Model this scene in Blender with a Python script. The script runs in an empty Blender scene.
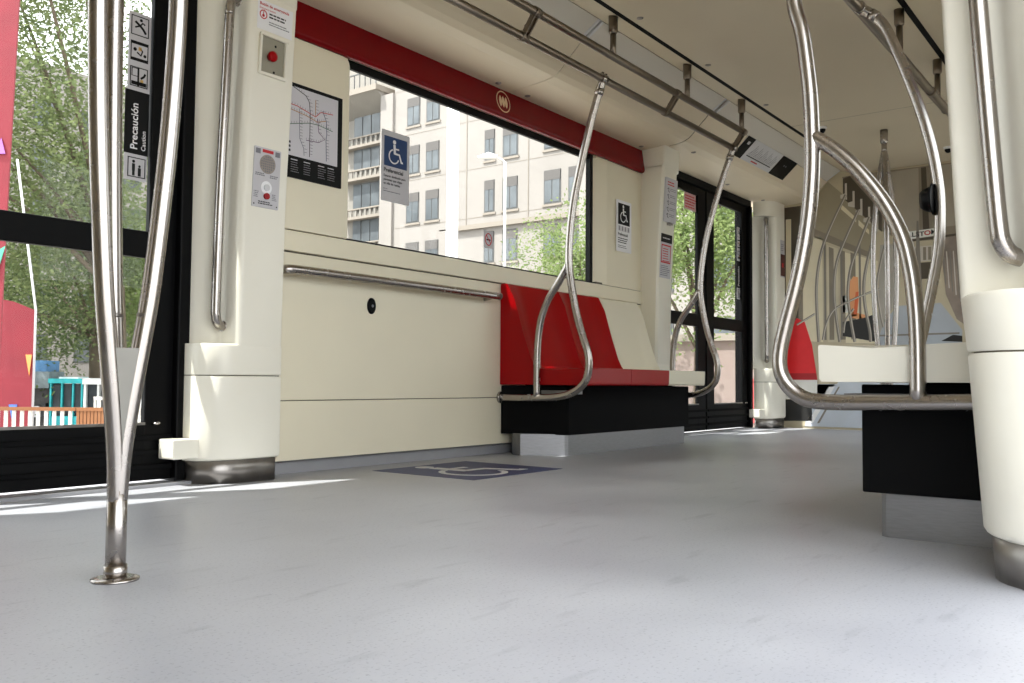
import bpy, math, random
from mathutils import Vector, Matrix
random.seed(7)
S = bpy.context.scene
COL = S.collection

# ------------------------------------------------------------------ helpers
def lin(c):
    return tuple(((v/255)/12.92 if v/255 <= .04045 else ((v/255+.055)/1.055)**2.4) for v in c)

def mat(name, rgb, rough=.5, metal=0., var=.0, vscale=8., bump=0., bscale=60., stretch=None, coat=0., spec=.5, rvar=0.):
    m = bpy.data.materials.new(name); m.use_nodes = True
    nt = m.node_tree; b = nt.nodes['Principled BSDF']
    c = lin(rgb)
    b.inputs['Base Color'].default_value = (*c, 1); b.inputs['Roughness'].default_value = rough
    b.inputs['Metallic'].default_value = metal; b.inputs['Coat Weight'].default_value = coat
    b.inputs['Specular IOR Level'].default_value = spec
    tc = nt.nodes.new('ShaderNodeTexCoord'); mp = nt.nodes.new('ShaderNodeMapping')
    nt.links.new(tc.outputs['Object'], mp.inputs['Vector'])
    if stretch: mp.inputs['Scale'].default_value = stretch
    if var or rvar:
        n = nt.nodes.new('ShaderNodeTexNoise'); n.inputs['Scale'].default_value = vscale; n.inputs['Detail'].default_value = 6
        nt.links.new(mp.outputs[0], n.inputs['Vector'])
        if var:
            r = nt.nodes.new('ShaderNodeValToRGB')
            r.color_ramp.elements[0].position = .3; r.color_ramp.elements[1].position = .7
            r.color_ramp.elements[0].color = (*[max(0, v*(1-var)) for v in c], 1)
            r.color_ramp.elements[1].color = (*[min(1, v*(1+var)) for v in c], 1)
            nt.links.new(n.outputs['Fac'], r.inputs[0]); nt.links.new(r.outputs[0], b.inputs['Base Color'])
        if rvar:
            q = nt.nodes.new('ShaderNodeMapRange'); q.inputs['To Min'].default_value = rough-rvar; q.inputs['To Max'].default_value = rough+rvar
            nt.links.new(n.outputs['Fac'], q.inputs['Value']); nt.links.new(q.outputs[0], b.inputs['Roughness'])
    if bump:
        n2 = nt.nodes.new('ShaderNodeTexNoise'); n2.inputs['Scale'].default_value = bscale; n2.inputs['Detail'].default_value = 4
        nt.links.new(mp.outputs[0], n2.inputs['Vector'])
        bp = nt.nodes.new('ShaderNodeBump'); bp.inputs['Strength'].default_value = bump; bp.inputs['Distance'].default_value = .01
        nt.links.new(n2.outputs['Fac'], bp.inputs['Height']); nt.links.new(bp.outputs[0], b.inputs['Normal'])
    return m

def glass_mat(name, tint, refl):
    m = bpy.data.materials.new(name); m.use_nodes = True; nt = m.node_tree; nt.nodes.clear()
    o = nt.nodes.new('ShaderNodeOutputMaterial'); mx = nt.nodes.new('ShaderNodeMixShader')
    t = nt.nodes.new('ShaderNodeBsdfTransparent'); g = nt.nodes.new('ShaderNodeBsdfGlossy')
    t.inputs[0].default_value = (*tint, 1); g.inputs['Roughness'].default_value = .0
    mx.inputs[0].default_value = refl
    nt.links.new(t.outputs[0], mx.inputs[1]); nt.links.new(g.outputs[0], mx.inputs[2]); nt.links.new(mx.outputs[0], o.inputs[0])
    return m

def leaf_mat(name, rgb):
    m = bpy.data.materials.new(name); m.use_nodes = True; nt = m.node_tree; nt.nodes.clear()
    o = nt.nodes.new('ShaderNodeOutputMaterial'); mx = nt.nodes.new('ShaderNodeMixShader')
    d = nt.nodes.new('ShaderNodeBsdfDiffuse'); t = nt.nodes.new('ShaderNodeBsdfTranslucent')
    n = nt.nodes.new('ShaderNodeTexNoise'); n.inputs['Scale'].default_value = 1.3
    tc = nt.nodes.new('ShaderNodeTexCoord'); nt.links.new(tc.outputs['Object'], n.inputs['Vector'])
    r = nt.nodes.new('ShaderNodeValToRGB'); c = lin(rgb)
    r.color_ramp.elements[0].position = .35; r.color_ramp.elements[1].position = .65
    r.color_ramp.elements[0].color = (c[0]*.75, c[1]*.8, c[2]*.8, 1); r.color_ramp.elements[1].color = (c[0]*1.15, c[1]*1.1, c[2]*1.1, 1)
    nt.links.new(n.outputs['Fac'], r.inputs[0])
    nt.links.new(r.outputs[0], d.inputs[0]); nt.links.new(r.outputs[0], t.inputs[0]); mx.inputs[0].default_value = .5
    nt.links.new(d.outputs[0], mx.inputs[1]); nt.links.new(t.outputs[0], mx.inputs[2]); nt.links.new(mx.outputs[0], o.inputs[0])
    return m

class MB:
    """collects shapes; build() links them as ONE mesh object"""
    def __init__(s): s.v = []; s.f = []; s.m = []; s.sm = []; s.mats = []
    def mi(s, m):
        if m not in s.mats: s.mats.append(m)
        return s.mats.index(m)
    def add(s, vs, fs, m, smooth=False):
        o = len(s.v); s.v += [tuple(v) for v in vs]; k = s.mi(m)
        for f in fs: s.f.append([i+o for i in f]); s.m.append(k); s.sm.append(smooth)
        return s
    def box(s, a, b, m):
        x0, y0, z0 = [min(p, q) for p, q in zip(a, b)]; x1, y1, z1 = [max(p, q) for p, q in zip(a, b)]
        v = [(x0,y0,z0),(x1,y0,z0),(x1,y1,z0),(x0,y1,z0),(x0,y0,z1),(x1,y0,z1),(x1,y1,z1),(x0,y1,z1)]
        return s.add(v, [(0,3,2,1),(4,5,6,7),(0,1,5,4),(1,2,6,5),(2,3,7,6),(3,0,4,7)], m)
    def loft(s, rings, m, smooth=False, closed=True, caps=True):
        n = len(rings[0]); vs = [p for r in rings for p in r]; fs = []
        for k in range(len(rings)-1):
            for i in range(n if closed else n-1):
                j = (i+1) % n; fs.append((k*n+i, k*n+j, (k+1)*n+j, (k+1)*n+i))
        s.add(vs, fs, m, smooth)
        if caps and closed:
            s.add(rings[0], [tuple(range(n-1, -1, -1))], m); s.add(rings[-1], [tuple(range(n))], m)
        return s
    def prism(s, poly, axis, a, b, m, smooth=False):
        """poly: 2D points in the two other axes (in xyz order), extruded along axis from a to b"""
        def P(p, t):
            return {'x': (t, p[0], p[1]), 'y': (p[0], t, p[1]), 'z': (p[0], p[1], t)}[axis]
        return s.loft([[P(p, a) for p in poly], [P(p, b) for p in poly]], m, smooth)
    def tube(s, pts, r, m, n=14, caps=True):
        pts = [Vector(p) for p in pts]; rings = []; up = None
        rr = r if isinstance(r, (list, tuple)) else [r]*len(pts)
        for i, p in enumerate(pts):
            t = (pts[min(i+1, len(pts)-1)] - pts[max(i-1, 0)]).normalized()
            if up is None:
                up = t.orthogonal().normalized()
            up = (up - t*up.dot(t)).normalized(); w = t.cross(up)
            rings.append([tuple(p + (up*math.cos(a)+w*math.sin(a))*rr[i]) for a in [2*math.pi*k/n for k in range(n)]])
        return s.loft(rings, m, True, True, caps)
    def disc(s, fr, cx, cy, r, layer, m, n=28, th=.0008, ry=None):
        return s.flat(fr, [(cx+r*math.cos(2*math.pi*k/n), cy+(ry or r)*math.sin(2*math.pi*k/n)) for k in range(n)], layer, m, th)
    def flat(s, fr, poly, layer, m, th=.0008):
        """a thin printed shape lying on frame fr, its face at height layer"""
        return s.loft([[fr(x, y, max(0, layer-th)) for x, y in poly], [fr(x, y, layer) for x, y in poly]], m)
    def rect(s, fr, x0, y0, x1, y1, layer, m, th=.0008):
        return s.flat(fr, [(x0,y0),(x1,y0),(x1,y1),(x0,y1)], layer, m, th)
    def stroke(s, fr, pts, w, layer, m, closed=False, th=.0008):
        pts = [Vector((p[0], p[1])) for p in pts]; n = len(pts); L = []; R = []
        for i, p in enumerate(pts):
            a = pts[(i-1) % n] if closed or i > 0 else p; b = pts[(i+1) % n] if closed or i < n-1 else p
            d = (b-a).normalized(); q = Vector((-d.y, d.x))*w/2; L.append(p+q); R.append(p-q)
        k = n if closed else n-1
        for i in range(k):
            j = (i+1) % n; s.flat(fr, [tuple(R[i]), tuple(R[j]), tuple(L[j]), tuple(L[i])], layer, m, th)
        return s
    def build(s, name, parent=None, bevel=0., label=None, seg=2, smooth=0):
        me = bpy.data.meshes.new(name); me.from_pydata(s.v, [], s.f)
        for m in s.mats: me.materials.append(m)
        me.polygons.foreach_set('material_index', s.m); me.polygons.foreach_set('use_smooth', s.sm)
        me.update()
        import bmesh
        bm = bmesh.new(); bm.from_mesh(me); bmesh.ops.remove_doubles(bm, verts=bm.verts, dist=1e-5)
        bmesh.ops.recalc_face_normals(bm, faces=bm.faces); bm.to_mesh(me); bm.free()
        if smooth:
            for q in me.polygons: q.use_smooth = True
            me.set_sharp_from_angle(angle=math.radians(smooth))
        o = bpy.data.objects.new(name, me); COL.objects.link(o)
        if bevel:
            b = o.modifiers.new('bevel', 'BEVEL'); b.width = bevel; b.segments = seg; b.limit_method = 'ANGLE'; b.angle_limit = math.radians(40)
            b.harden_normals = False
        if parent: child(o, parent)
        if label: o['label'] = label
        return o

def child(o, p):
    root = p; off = Vector(p.location)
    while root.parent: root = root.parent; off = Vector(root.location)
    o.parent = p
    if p.parent is None: o.matrix_parent_inverse = Matrix.Translation(-Vector(p.location))
def tag(o, label, cat, group=None, kind=None):
    o['label'] = label; o['category'] = cat
    if group: o['group'] = group
    if kind: o['kind'] = kind
    return o
def thing(name, loc, label, cat, group=None, kind=None):
    o = bpy.data.objects.new(name, None); COL.objects.link(o); o.location = loc; o.empty_display_size = .1
    return tag(o, label, cat, group, kind)
def copy_tree(o, loc=None, label=None, parent=None):
    c = o.copy(); COL.objects.link(c)
    if parent: c.parent = parent
    if loc: c.location = loc
    if label: c['label'] = label
    for ch in list(o.children): copy_tree(ch, parent=c)
    return c
def frame(o, ax, ay, n):
    o = Vector(o); ax = Vector(ax); ay = Vector(ay); n = Vector(n)
    f = lambda x, y, z=0.: tuple(o+ax*x+ay*y+n*z)
    f.m = (o, ax, ay, n); return f
def wallframe(x, y, z): return frame((x, y, z), (1,0,0), (0,0,1), (0,-1,0))
def lettering(text, fr, x, y, size, m, parent, layer=.0012, bold=0., align='LEFT', rot=0., sx=1.):
    c = bpy.data.curves.new('lettering', 'FONT'); c.body = text; c.size = size; c.offset = bold; c.extrude = .0002
    c.align_x = align; c.align_y = 'CENTER'; c.materials.append(m); c.resolution_u = 3
    o = bpy.data.objects.new('lettering_curve', c)
    me = bpy.data.meshes.new_from_object(o); bpy.data.objects.remove(o); me.name = 'lettering'
    o = bpy.data.objects.new('lettering', me); COL.objects.link(o)
    org, ax, ay, n = fr.m
    ca, sa = math.cos(rot), math.sin(rot)
    bx = (ax*ca+ay*sa); by = (-ax*sa+ay*ca)
    p = Vector(fr(x, y, layer))
    o.matrix_world = Matrix(((bx.x*sx, by.x, n.x, p.x), (bx.y*sx, by.y, n.y, p.y), (bx.z*sx, by.z, n.z, p.z), (0,0,0,1)))
    w = o.matrix_world.copy()
    o.parent = parent; o.matrix_parent_inverse = Matrix.Translation(-Vector(parent.location)) if parent.parent is None else Matrix()
    o.matrix_basis = w
    return o
def spline(pts, sub=5):
    """Catmull-Rom through the points"""
    P = [Vector(p) for p in pts]; P = [P[0]*2-P[1]]+P+[P[-1]*2-P[-2]]; out = []
    for i in range(1, len(P)-2):
        for k in range(sub):
            t = k/sub; a, b, c, d = P[i-1], P[i], P[i+1], P[i+2]
            out.append(.5*((2*b)+(c-a)*t+(2*a-5*b+4*c-d)*t*t+(3*b-a-3*c+d)*t**3))
    return out+[P[-2]]
def rnd_poly(x0, y0, x1, y1, r, n=5):
    out = []
    for cx, cy, a0 in ((x1-r,y0+r,-90),(x1-r,y1-r,0),(x0+r,y1-r,90),(x0+r,y0+r,180)):
        for k in range(n+1):
            a = math.radians(a0+90*k/n); out.append((cx+r*math.cos(a), cy+r*math.sin(a)))
    return out
def my(y, side): return y if side > 0 else 3.34-y        # the right side mirrors the left about the car's centre line

# ------------------------------------------------------------------ materials
CREAM = mat('cream_panel', (232,224,200), .42, var=.02, vscale=3)
CREAMP = mat('cream_moulded', (234,230,216), .38, var=.015, vscale=4)
CEIL = mat('ceiling_paint', (198,186,162), .5, var=.02, vscale=2)
COVE = mat('cove_paint', (224,211,186), .45, var=.02, vscale=2)
RED = mat('red_gloss', (154,0,6), .3, spec=.2)
REDB = mat('red_band', (116,0,7), .26, spec=.22)
STEEL = mat('brushed_steel', (174,168,163), .27, 1., var=.02, vscale=30, rvar=.015)
STEELD = mat('rail_steel', (130,120,108), .34, 1., var=.02, vscale=30, rvar=.02)
PLINTH = mat('plinth_steel', (148,148,150), .42, 1., var=.08, vscale=25, stretch=(1,1,10), rvar=.1)
FOOT = mat('foot_steel', (150,145,140), .35, 1., var=.12, vscale=18, rvar=.1)
BLACK = mat('black_metal', (4,4,5), .5, spec=.12)
RUBBER = mat('black_rubber', (4,4,5), .6, spec=.1)
BLACKM = mat('black_matt', (5,5,6), .8, spec=.15)
GASKET = mat('dark_gasket', (10,11,11), .6, spec=.2)
GREYD = mat('grey_diffuser', (205,200,190), .3)
SKIRT = mat('grey_skirting', (150,150,153), .5, var=.05)
WHITE = mat('sign_white', (236,236,238), .5)
SILVER = mat('sign_silver', (196,194,198), .5)
PANELGREY = mat('panel_silver', (205,205,207), .4)
BLUE = mat('sign_blue', (28,58,104), .45)
NAVY = mat('floor_navy', (36,46,92), .5, var=.08, vscale=30)
SIGNRED = mat('sign_red', (190,28,36), .5)
SIGNBLACK = mat('sign_black', (7,7,8), .5, spec=.2)
INK = mat('ink', (40,40,44), .6)
INKG = mat('ink_grey', (120,120,126), .6)
YEL = mat('sign_yellow', (205,165,90), .6)
GOLD = mat('logo_cream', (225,196,160), .5)
GLASS = glass_mat('window_glass', (.82,.83,.82), .012)
GROOVE = mat('groove_dark', (104,98,85), .8)

def floor_mat():
    m = mat('grey_floor', (170,171,177), .36, var=.0)
    nt = m.node_tree; b = nt.nodes['Principled BSDF']; tc = nt.nodes.new('ShaderNodeTexCoord')
    def noise(scale, det, st=None):
        n = nt.nodes.new('ShaderNodeTexNoise'); n.inputs['Scale'].default_value = scale; n.inputs['Detail'].default_value = det
        mp = nt.nodes.new('ShaderNodeMapping'); nt.links.new(tc.outputs['Object'], mp.inputs[0])
        if st: mp.inputs['Scale'].default_value = st
        nt.links.new(mp.outputs[0], n.inputs['Vector']); return n
    big, fine, scr = noise(1.6, 5), noise(160, 2), noise(5, 8, (1, 4, 1))
    r = nt.nodes.new('ShaderNodeValToRGB'); r.color_ramp.elements[0].position = .3; r.color_ramp.elements[1].position = .72
    r.color_ramp.elements[0].color = (*lin((158,159,166)), 1); r.color_ramp.elements[1].color = (*lin((180,181,186)), 1)
    nt.links.new(big.outputs['Fac'], r.inputs[0])
    r2 = nt.nodes.new('ShaderNodeValToRGB'); r2.color_ramp.elements[0].position = .3; r2.color_ramp.elements[1].position = .42
    r2.color_ramp.elements[0].color = (.72,.72,.74,1); r2.color_ramp.elements[1].color = (1,1,1,1)
    nt.links.new(fine.outputs['Fac'], r2.inputs[0])
    r3 = nt.nodes.new('ShaderNodeValToRGB'); r3.color_ramp.elements[0].position = .28; r3.color_ramp.elements[1].position = .4
    r3.color_ramp.elements[0].color = (.82,.82,.83,1); r3.color_ramp.elements[1].color = (1,1,1,1)
    nt.links.new(scr.outputs['Fac'], r3.inputs[0])
    def mul(a, c):
        x = nt.nodes.new('ShaderNodeMix'); x.data_type = 'RGBA'; x.blend_type = 'MULTIPLY'; x.inputs[0].default_value = 1
        nt.links.new(a, x.inputs[6]); nt.links.new(c, x.inputs[7]); return x.outputs[2]
    nt.links.new(mul(mul(r.outputs[0], r2.outputs[0]), r3.outputs[0]), b.inputs['Base Color'])
    q = nt.nodes.new('ShaderNodeMapRange'); q.inputs['To Min'].default_value = .28; q.inputs['To Max'].default_value = .5
    nt.links.new(big.outputs['Fac'], q.inputs['Value']); nt.links.new(q.outputs[0], b.inputs['Roughness'])
    return m
FLOOR = floor_mat()

# ------------------------------------------------------------------ the shell
WL = 3.05; DOORY = 3.15; X0 = -3.2; XE = 8.1
o = MB().box((X0,-.7,-.06), (XE,3.13,0), FLOOR).build('floor')
tag(o, 'pale grey speckled floor running the length of the car', 'floor', kind='structure')

def wall(side, name, where):
    b = MB(); Y = lambda y: my(y, side)
    def bx(x0, x1, y0, y1, z0, z1, m=CREAM): b.box((x0, Y(y0), z0), (x1, Y(y1), z1), m)
    bx(2.30,5.60, WL,3.2, .058,.311); bx(2.30,5.60, WL,3.2, .315,.948)
    bx(2.30,5.60, 3.06,3.2, .0,2.12, GROOVE) if False else None
    bx(2.30,5.60, 3.056,3.19, .30,.33, GROOVE); bx(2.30,5.60, 3.058,3.19, .93,.965, GROOVE)
    bx(2.30,5.60, 3.042,3.2, .955,1.043)
    bx(2.30,2.775, 3.058,3.19, 1.03,1.06, GROOVE); bx(4.95,5.60, 3.058,3.19, 1.03,1.06, GROOVE)
    # panel left of the window with one rounded upper corner, panel right of it with its bevelled inner edge
    b.prism([(2.30,1.048),(2.772,1.048),(2.772,1.85),(2.766,1.868),(2.752,1.880),(2.735,1.885),(2.30,1.885)], 'y', Y(3.045), Y(3.2), CREAM)
    b.prism([(x, Y(y)) for x, y in ((4.95,3.085),(5.068,3.044),(5.078,3.052),(5.60,3.052),(5.60,3.125),(4.95,3.125))], 'z', 1.048, 1.885, CREAM)
    bx(2.30,5.60, 3.06,3.13, 1.906,2.14); bx(2.30,2.775, 3.06,3.13, 1.88,1.91); bx(4.95,5.60, 3.06,3.125, 1.88,1.91)
    bx(X0,.10 if side > 0 else -.30, WL,3.2, 0,2.10)
    bx(-.30,1.99, 3.09,3.2, 2.0,2.4); bx(5.6,XE, 3.09,3.2, 2.06,2.4); bx(X0,XE, 3.16,3.24, 2.10,2.46)
    o = b.build(name, bevel=.003)
    b = None; tag(o, 'cream panelled side wall '+where, 'wall', kind='structure')
    s = MB().prism([(Y(3.085),0),(Y(3.085),.05),(Y(3.06),.06),(Y(3.19),.06),(Y(3.19),0)], 'x', 2.30, 5.60, SKIRT).build('baseboard_'+name[5:])
    tag(s, 'grey skirting strip at the foot of the cream wall '+where, 'skirting', kind='structure')
    prof = [(3.058,2.072),(3.048,2.066),(3.036,1.99),(3.029,1.94)]+[(3.045+.022*math.cos(math.radians(a)), 1.909+.022*math.sin(math.radians(a))) for a in (180,200,220,240,255,270,280)]+[(3.058,1.8885)]
    t = thing('header_panel', (3.95, Y(3.04), 1.9), 'glossy dark red header panel above the window '+where, 'panel')
    MB().prism([(Y(p), q) for p, q in prof], 'x', 2.33, 5.56, REDB).build('fascia', t, smooth=35)
    if side > 0:
        fr = frame((3.915,3.0345,1.978), (1,0,0), (0,.146,.989), (0,-.989,.146)); e = MB()
        e.stroke(fr, [(.060*math.cos(a), .060*math.sin(a)) for a in [2*math.pi*k/36 for k in range(36)]], .006, .0012, GOLD, True)
        for cx in (-.026, 0, .026):
            e.flat(fr, [(cx-.013,0),(cx-.0085,-.022),(cx,-.034),(cx+.0085,-.022),(cx+.013,0),(cx+.0085,.022),(cx,.034),(cx-.0085,.022)], .0012, GOLD)
        e.build('emblem', t, label='round cream emblem of three linked diamonds')
    # window
    w = thing('window_1' if side > 0 else 'window_2', (3.86, Y(3.1), 1.05), 'wide fixed black-framed window in the wall '+where, 'window', kind='structure')
    f = MB()
    f.box((2.775,Y(3.06),1.044),(4.95,Y(3.118),1.054), GASKET); f.box((2.775,Y(3.100),1.866),(4.95,Y(3.118),1.91), GASKET)
    f.box((2.775,Y(3.065),1.044),(2.785,Y(3.118),1.9), GASKET); f.box((4.915,Y(3.085),1.044),(4.95,Y(3.118),1.9), GASKET)
    f.build('window_frame', w)
    MB().box((2.78,Y(3.105),1.05),(4.94,Y(3.111),1.9), GLASS).build('pane', w)
wall(1, 'wall_left', 'on the left of the car')
wall(-1, 'wall_right', 'on the right, behind the cream bench')

# hoods added outside, out of view, to block sun at the left window; gaps let streaks in
h = MB()
for x0, x1 in ((2.2,2.84),(3.0,3.22),(3.31,5.6)): h.box((x0,3.13,2.2),(x1,3.62,2.23), CREAM)
h.box((X0,3.2,2.05),(XE+.2,3.24,2.5), CREAM)
tag(h.build('trim_and_sun_hoods'), 'outer body edge and added sun-blocking hoods above the left windows', 'trim', kind='structure')

# ceiling: flat centre panel, dark slots, light troughs and coves
c = MB()
c.box((X0,1.087,2.28),(XE,2.253,2.34), CEIL)
c.box((X0,.2,2.42),(XE+.2,3.3,2.46), CEIL)
for x in (2.05,6.35): c.box((x-.002,1.09,2.2795),(x+.002,2.25,2.281), GROOVE)
tag(c.build('ceiling'), 'flat cream centre panel of the ceiling', 'ceiling', kind='structure')
def arc(p, q, r, n=5): pass
for side, nm, wh in ((1,'trim_2','left'),(-1,'trim_3','right')):
    Y = lambda y: my(y, side); b = MB()
    low = [(3.20,2.046),(3.06,2.050),(2.80,2.068),(2.735,2.080),(2.70,2.098),(2.675,2.12),(2.62,2.175),(2.555,2.236)]
    low2 = low+[(2.555,2.38),(3.20,2.38)]
    for x0, x1 in ((X0,2.198),(2.202,3.978),(3.983,5.584),(5.598,XE)):
        b.prism([(Y(p), q) for p, q in low2], 'x', x0, x1, COVE)
    b.prism([(Y(p), q-.0025+.006) for p, q in low2], 'x', X0, XE, GROOVE)
    b.prism([(Y(p), q) for p, q in ((2.43,2.320),(2.37,2.300),(2.312,2.286),(2.282,2.282),(2.282,2.38),(2.43,2.38))], 'x', X0, XE, CEIL)
    b.prism([(Y(p), q) for p, q in ((2.56,2.27),(2.43,2.335),(2.43,2.38),(2.56,2.38))], 'x', X0, XE, CEIL)
    b.box((X0,Y(2.248),2.2815),(XE,Y(2.284),2.36), BLACKM)
    tag(b.build(nm), f'cream cove panels between the {wh} wall and the ceiling', 'cove', kind='structure')
    for k, (x0, x1) in enumerate(((.2,2.2),(2.22,3.97),(3.99,5.60),(5.64,8.085)) if side > 0 else ((2.22,3.97),(3.99,5.60))):
        L = ['nearest the left pillar at the frame top','over the left wall handrail','over the red bench','beyond the red bench, above the far doors'][k] if side > 0 else ['over the cream bench','past the end of the cream bench'][k]
        t = thing('ceiling_light', ((x0+x1)/2, Y(2.49), 2.26), f'unlit grey strip light in the {wh} cove '+L, 'ceiling light', 'unlit strip lights in the coves')
        MB().prism([(Y(p), q) for p, q in ((2.552,2.240),(2.432,2.318),(2.437,2.326),(2.557,2.248))], 'x', x0+.02, x1-.02, GREYD).build('diffuser', t)
        for xx in (x0, x1-.02): MB().prism([(Y(p), q) for p, q in ((2.554,2.237),(2.43,2.317),(2.437,2.330),(2.56,2.25))], 'x', xx, xx+.02, PANELGREY).build('end_cap', t)

# ------------------------------------------------------------------ pillars
US = .345/.408                                                    # width of the pillar along the car
def us(P): return [(u*US, w) for u, w in P]
LOWP = us([(0,-.05),(0,-.03),(.006,.01),(.024,.046),(.055,.078),(.095,.101),(.14,.115),(.19,.122),(.385,.122),(.400,.117),(.408,.105),(.408,-.05)])
UPP = us([(0,-.085),(.012,-.07),(.06,-.04),(.105,-.008),(.135,.012),(.142,.03),(.148,.098),(.156,.113),(.172,.120),(.392,.120),(.408,.104),(.408,-.085)])
FOOTP = us([(.014,-.05),(.014,-.03),(.02,.005),(.04,.04),(.07,.07),(.105,.09),(.145,.102),(.19,.108),(.38,.108),(.392,.10),(.392,-.05)])
def pillar(xd, s, side, lean, label, zo=0.):
    base = WL if side > 0 else .29; m = side
    def P(p, z):
        w = p[1]
        if w > -.05: w += lean(z)
        return (xd+s*p[0], base-m*w, z)
    t = thing('pillar', (xd+s*.2, base, 0), label, 'pillar', kind='structure')
    MB().loft([[P(p, z) for p in FOOTP] for z in (0,.10)], FOOT, True).build('foot', t, label='steel foot')
    b = MB()
    b.loft([[P((p[0], p[1]-d), z) for p in LOWP] for z, d in ((.088,.02),(.094,.006),(.105,0),(.41+zo,0),(.415+zo,.004))], CREAMP)
    b.loft([[P((p[0], p[1]-.012), z) for p in LOWP] for z in (.413+zo,.421+zo)], GROOVE)
    b.loft([[P((p[0], p[1]-d), z) for p in LOWP] for z, d in ((.419+zo,.004),(.424+zo,0),(.525+zo,0),(.535+zo,.003),(.54+zo,.01))], CREAMP)
    b.build('lower_casing', t, smooth=32)
    b = MB()
    zs = (.53+zo,.8,1.1,1.4,1.7,1.925)
    b.loft([[P(p, z) for p in UPP] for z in zs], CREAMP)
    b.loft([[P(p, z) for p in LOWP] for z in (1.92,2.09)], CREAMP)
    b.build('upper_casing', t, smooth=40)
    # rubber-edged corner block beside the door sill
    if side > 0: MB().box((xd-s*.09, base+m*.06, .10), (xd+s*.03, base-m*.04, .175), CREAMP).build('door_stop', t, bevel=.006)
    # grab bar in the recess
    return t, P
def ramp(k):
    def f(z):
        for (a, p), (b, q) in zip(k, k[1:]):
            if z <= b: return p+(q-p)*(z-a)/(b-a)
        return k[-1][1]
    return f
upright = lambda z: 0.
straight = ramp([(0,0),(.5,0),(1.1,.012),(2.1,.066)])
leanR = ramp([(0,-.068),(.1,-.061),(.46,-.036),(.6,-.022),(1.24,.006),(2.1,.036)])
def grab(P, side, lean, label, xo=0., wo=0., zo=0., tw=0.):
    def Q(u, w, z): return P((u+xo, w+wo), z)
    t = thing('grab_bar', P((.08,.0), .63), label, 'grab bar')
    lo = [(.110,-.006,.0),(.103,.004,0),(.094,.016,.002),(.085,.029,.010),(.077,.040,.030),(.073,.045,.07)]
    if side > 0: lo = [(.124,.026,0),(.112,.030,0),(.097,.036,.003),(.083,.042,.014),(.075,.045,.038),(.073,.045,.07)]
    pts = [Q(u, w+tw*(.61+zo), .612+zo+h) for u, w, h in lo]+[Q(.073,.045+tw*z,z) for z in (.9,1.2,1.5,1.8)]+[Q(u, w+tw*1.9, 1.90-h) for u, w, h in reversed(lo)]
    MB().tube(spline(pts, 4), .0185, STEEL).build('bar', t)
    for z in (.612+zo,1.90):
        MB().tube([Q(*((.121,.027,z) if side > 0 else (.108,-.003+tw*z,z))), Q(*((.114,.029,z) if side > 0 else (.102,.005+tw*z,z)))], .0215, STEEL).build('flange', t)
_, PA = pillar(1.985, 1, 1, straight, 'cream door pillar with red emergency button, left of the route map')
grab(PA, 1, straight, 'steel grab bar in the recess of the pillar with the red emergency button')
_, PB = pillar(5.89, -1, 1, straight, 'cream pillar with notices between the red bench and the far left doors')
_, PC = pillar(7.715, 1, 1, upright, 'cream door pillar at the far end beside the end wall')
grab(PC, 1, upright, 'thin steel grab bar on the far pillar beside the end wall')
_, PD = pillar(1.985, 1, -1, leanR, 'large cream pillar at the right edge, closest to the camera', .052)
grab(PD, -1, leanR, 'steel grab bar on the large cream pillar at the right edge', .0, -.030, .05, .018)
_, PE = pillar(5.89, -1, -1, straight, 'cream pillar on the right at the far end of the cream bench')

# ------------------------------------------------------------------ doors
def door(name, cx, side, label, ext=0., gi=.15, go=.705):
    Y = lambda y: my(y, side); hw = go+.157; b = MB()
    d = thing(name, (cx, Y(DOORY), 0), label, 'door', kind='structure')
    f = MB()
    f.box((cx-hw,Y(3.10),1.99),(cx+hw,Y(3.24),2.08), BLACK)
    f.box((cx-hw-ext,Y(3.09),0),(cx-hw+.05,Y(3.24),2.0), BLACK); f.box((cx+hw-.05,Y(3.09),0),(cx+hw,Y(3.24),2.0), BLACK)
    f.build('door_frame', d, bevel=.006)
    MB().box((cx-hw,Y(3.05),0),(cx+hw,Y(3.24),.012), SKIRT).build('sill', d)
    for s in (-1, 1):
        X = lambda u: cx+s*u     # u from the meeting edge outwards
        l = MB()
        l.box((X(.012),Y(3.125),.02),(X(gi+.005),Y(3.152),1.99), BLACK)
        l.box((X(go-.005),Y(3.125),.02),(X(go+.12),Y(3.152),1.99), BLACK)
        l.box((X(gi),Y(3.125),.02),(X(go),Y(3.152),.235), BLACK)
        l.box((X(gi),Y(3.125),.858),(X(go),Y(3.152),.960), BLACK)
        l.box((X(gi),Y(3.125),1.925),(X(go),Y(3.152),1.99), BLACK)
        for z in (.06,.115,.17): l.box((X(.02),Y(3.112),z),(X(go+.115),Y(3.126),z+.02), BLACKM)
        l.build('door_leaf', d, bevel=.004)
        r = MB().tube([(X(.004),Y(3.147),.02),(X(.004),Y(3.147),1.99)], .012, RUBBER, 8); r.build('rubber_seal', d)
        MB().box((X(gi),Y(3.145),.23),(X(go),Y(3.151),1.93), GLASS).build('pane', d)
        MB().box((X(gi+.005),Y(3.118),.228),(X(go-.005),Y(3.128),.238), FOOT).build('glazing_strip', d)
        MB().tube([(X(go+.03),Y(3.128),.232),(X(go+.03),Y(3.108),.232),(X(go+.045),Y(3.102),.236)], .006, STEEL, 8).build('latch', d)
door('door_1', 1.145, 1, 'pair of black framed glass doors at the left edge', gi=.115)
door('door_2', 6.775, 1, 'pair of black framed glass doors between the red bench and the end wall', .02, .15, .745)
door('door_3', 6.835, -1, 'pair of black framed glass doors on the far right')

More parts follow.
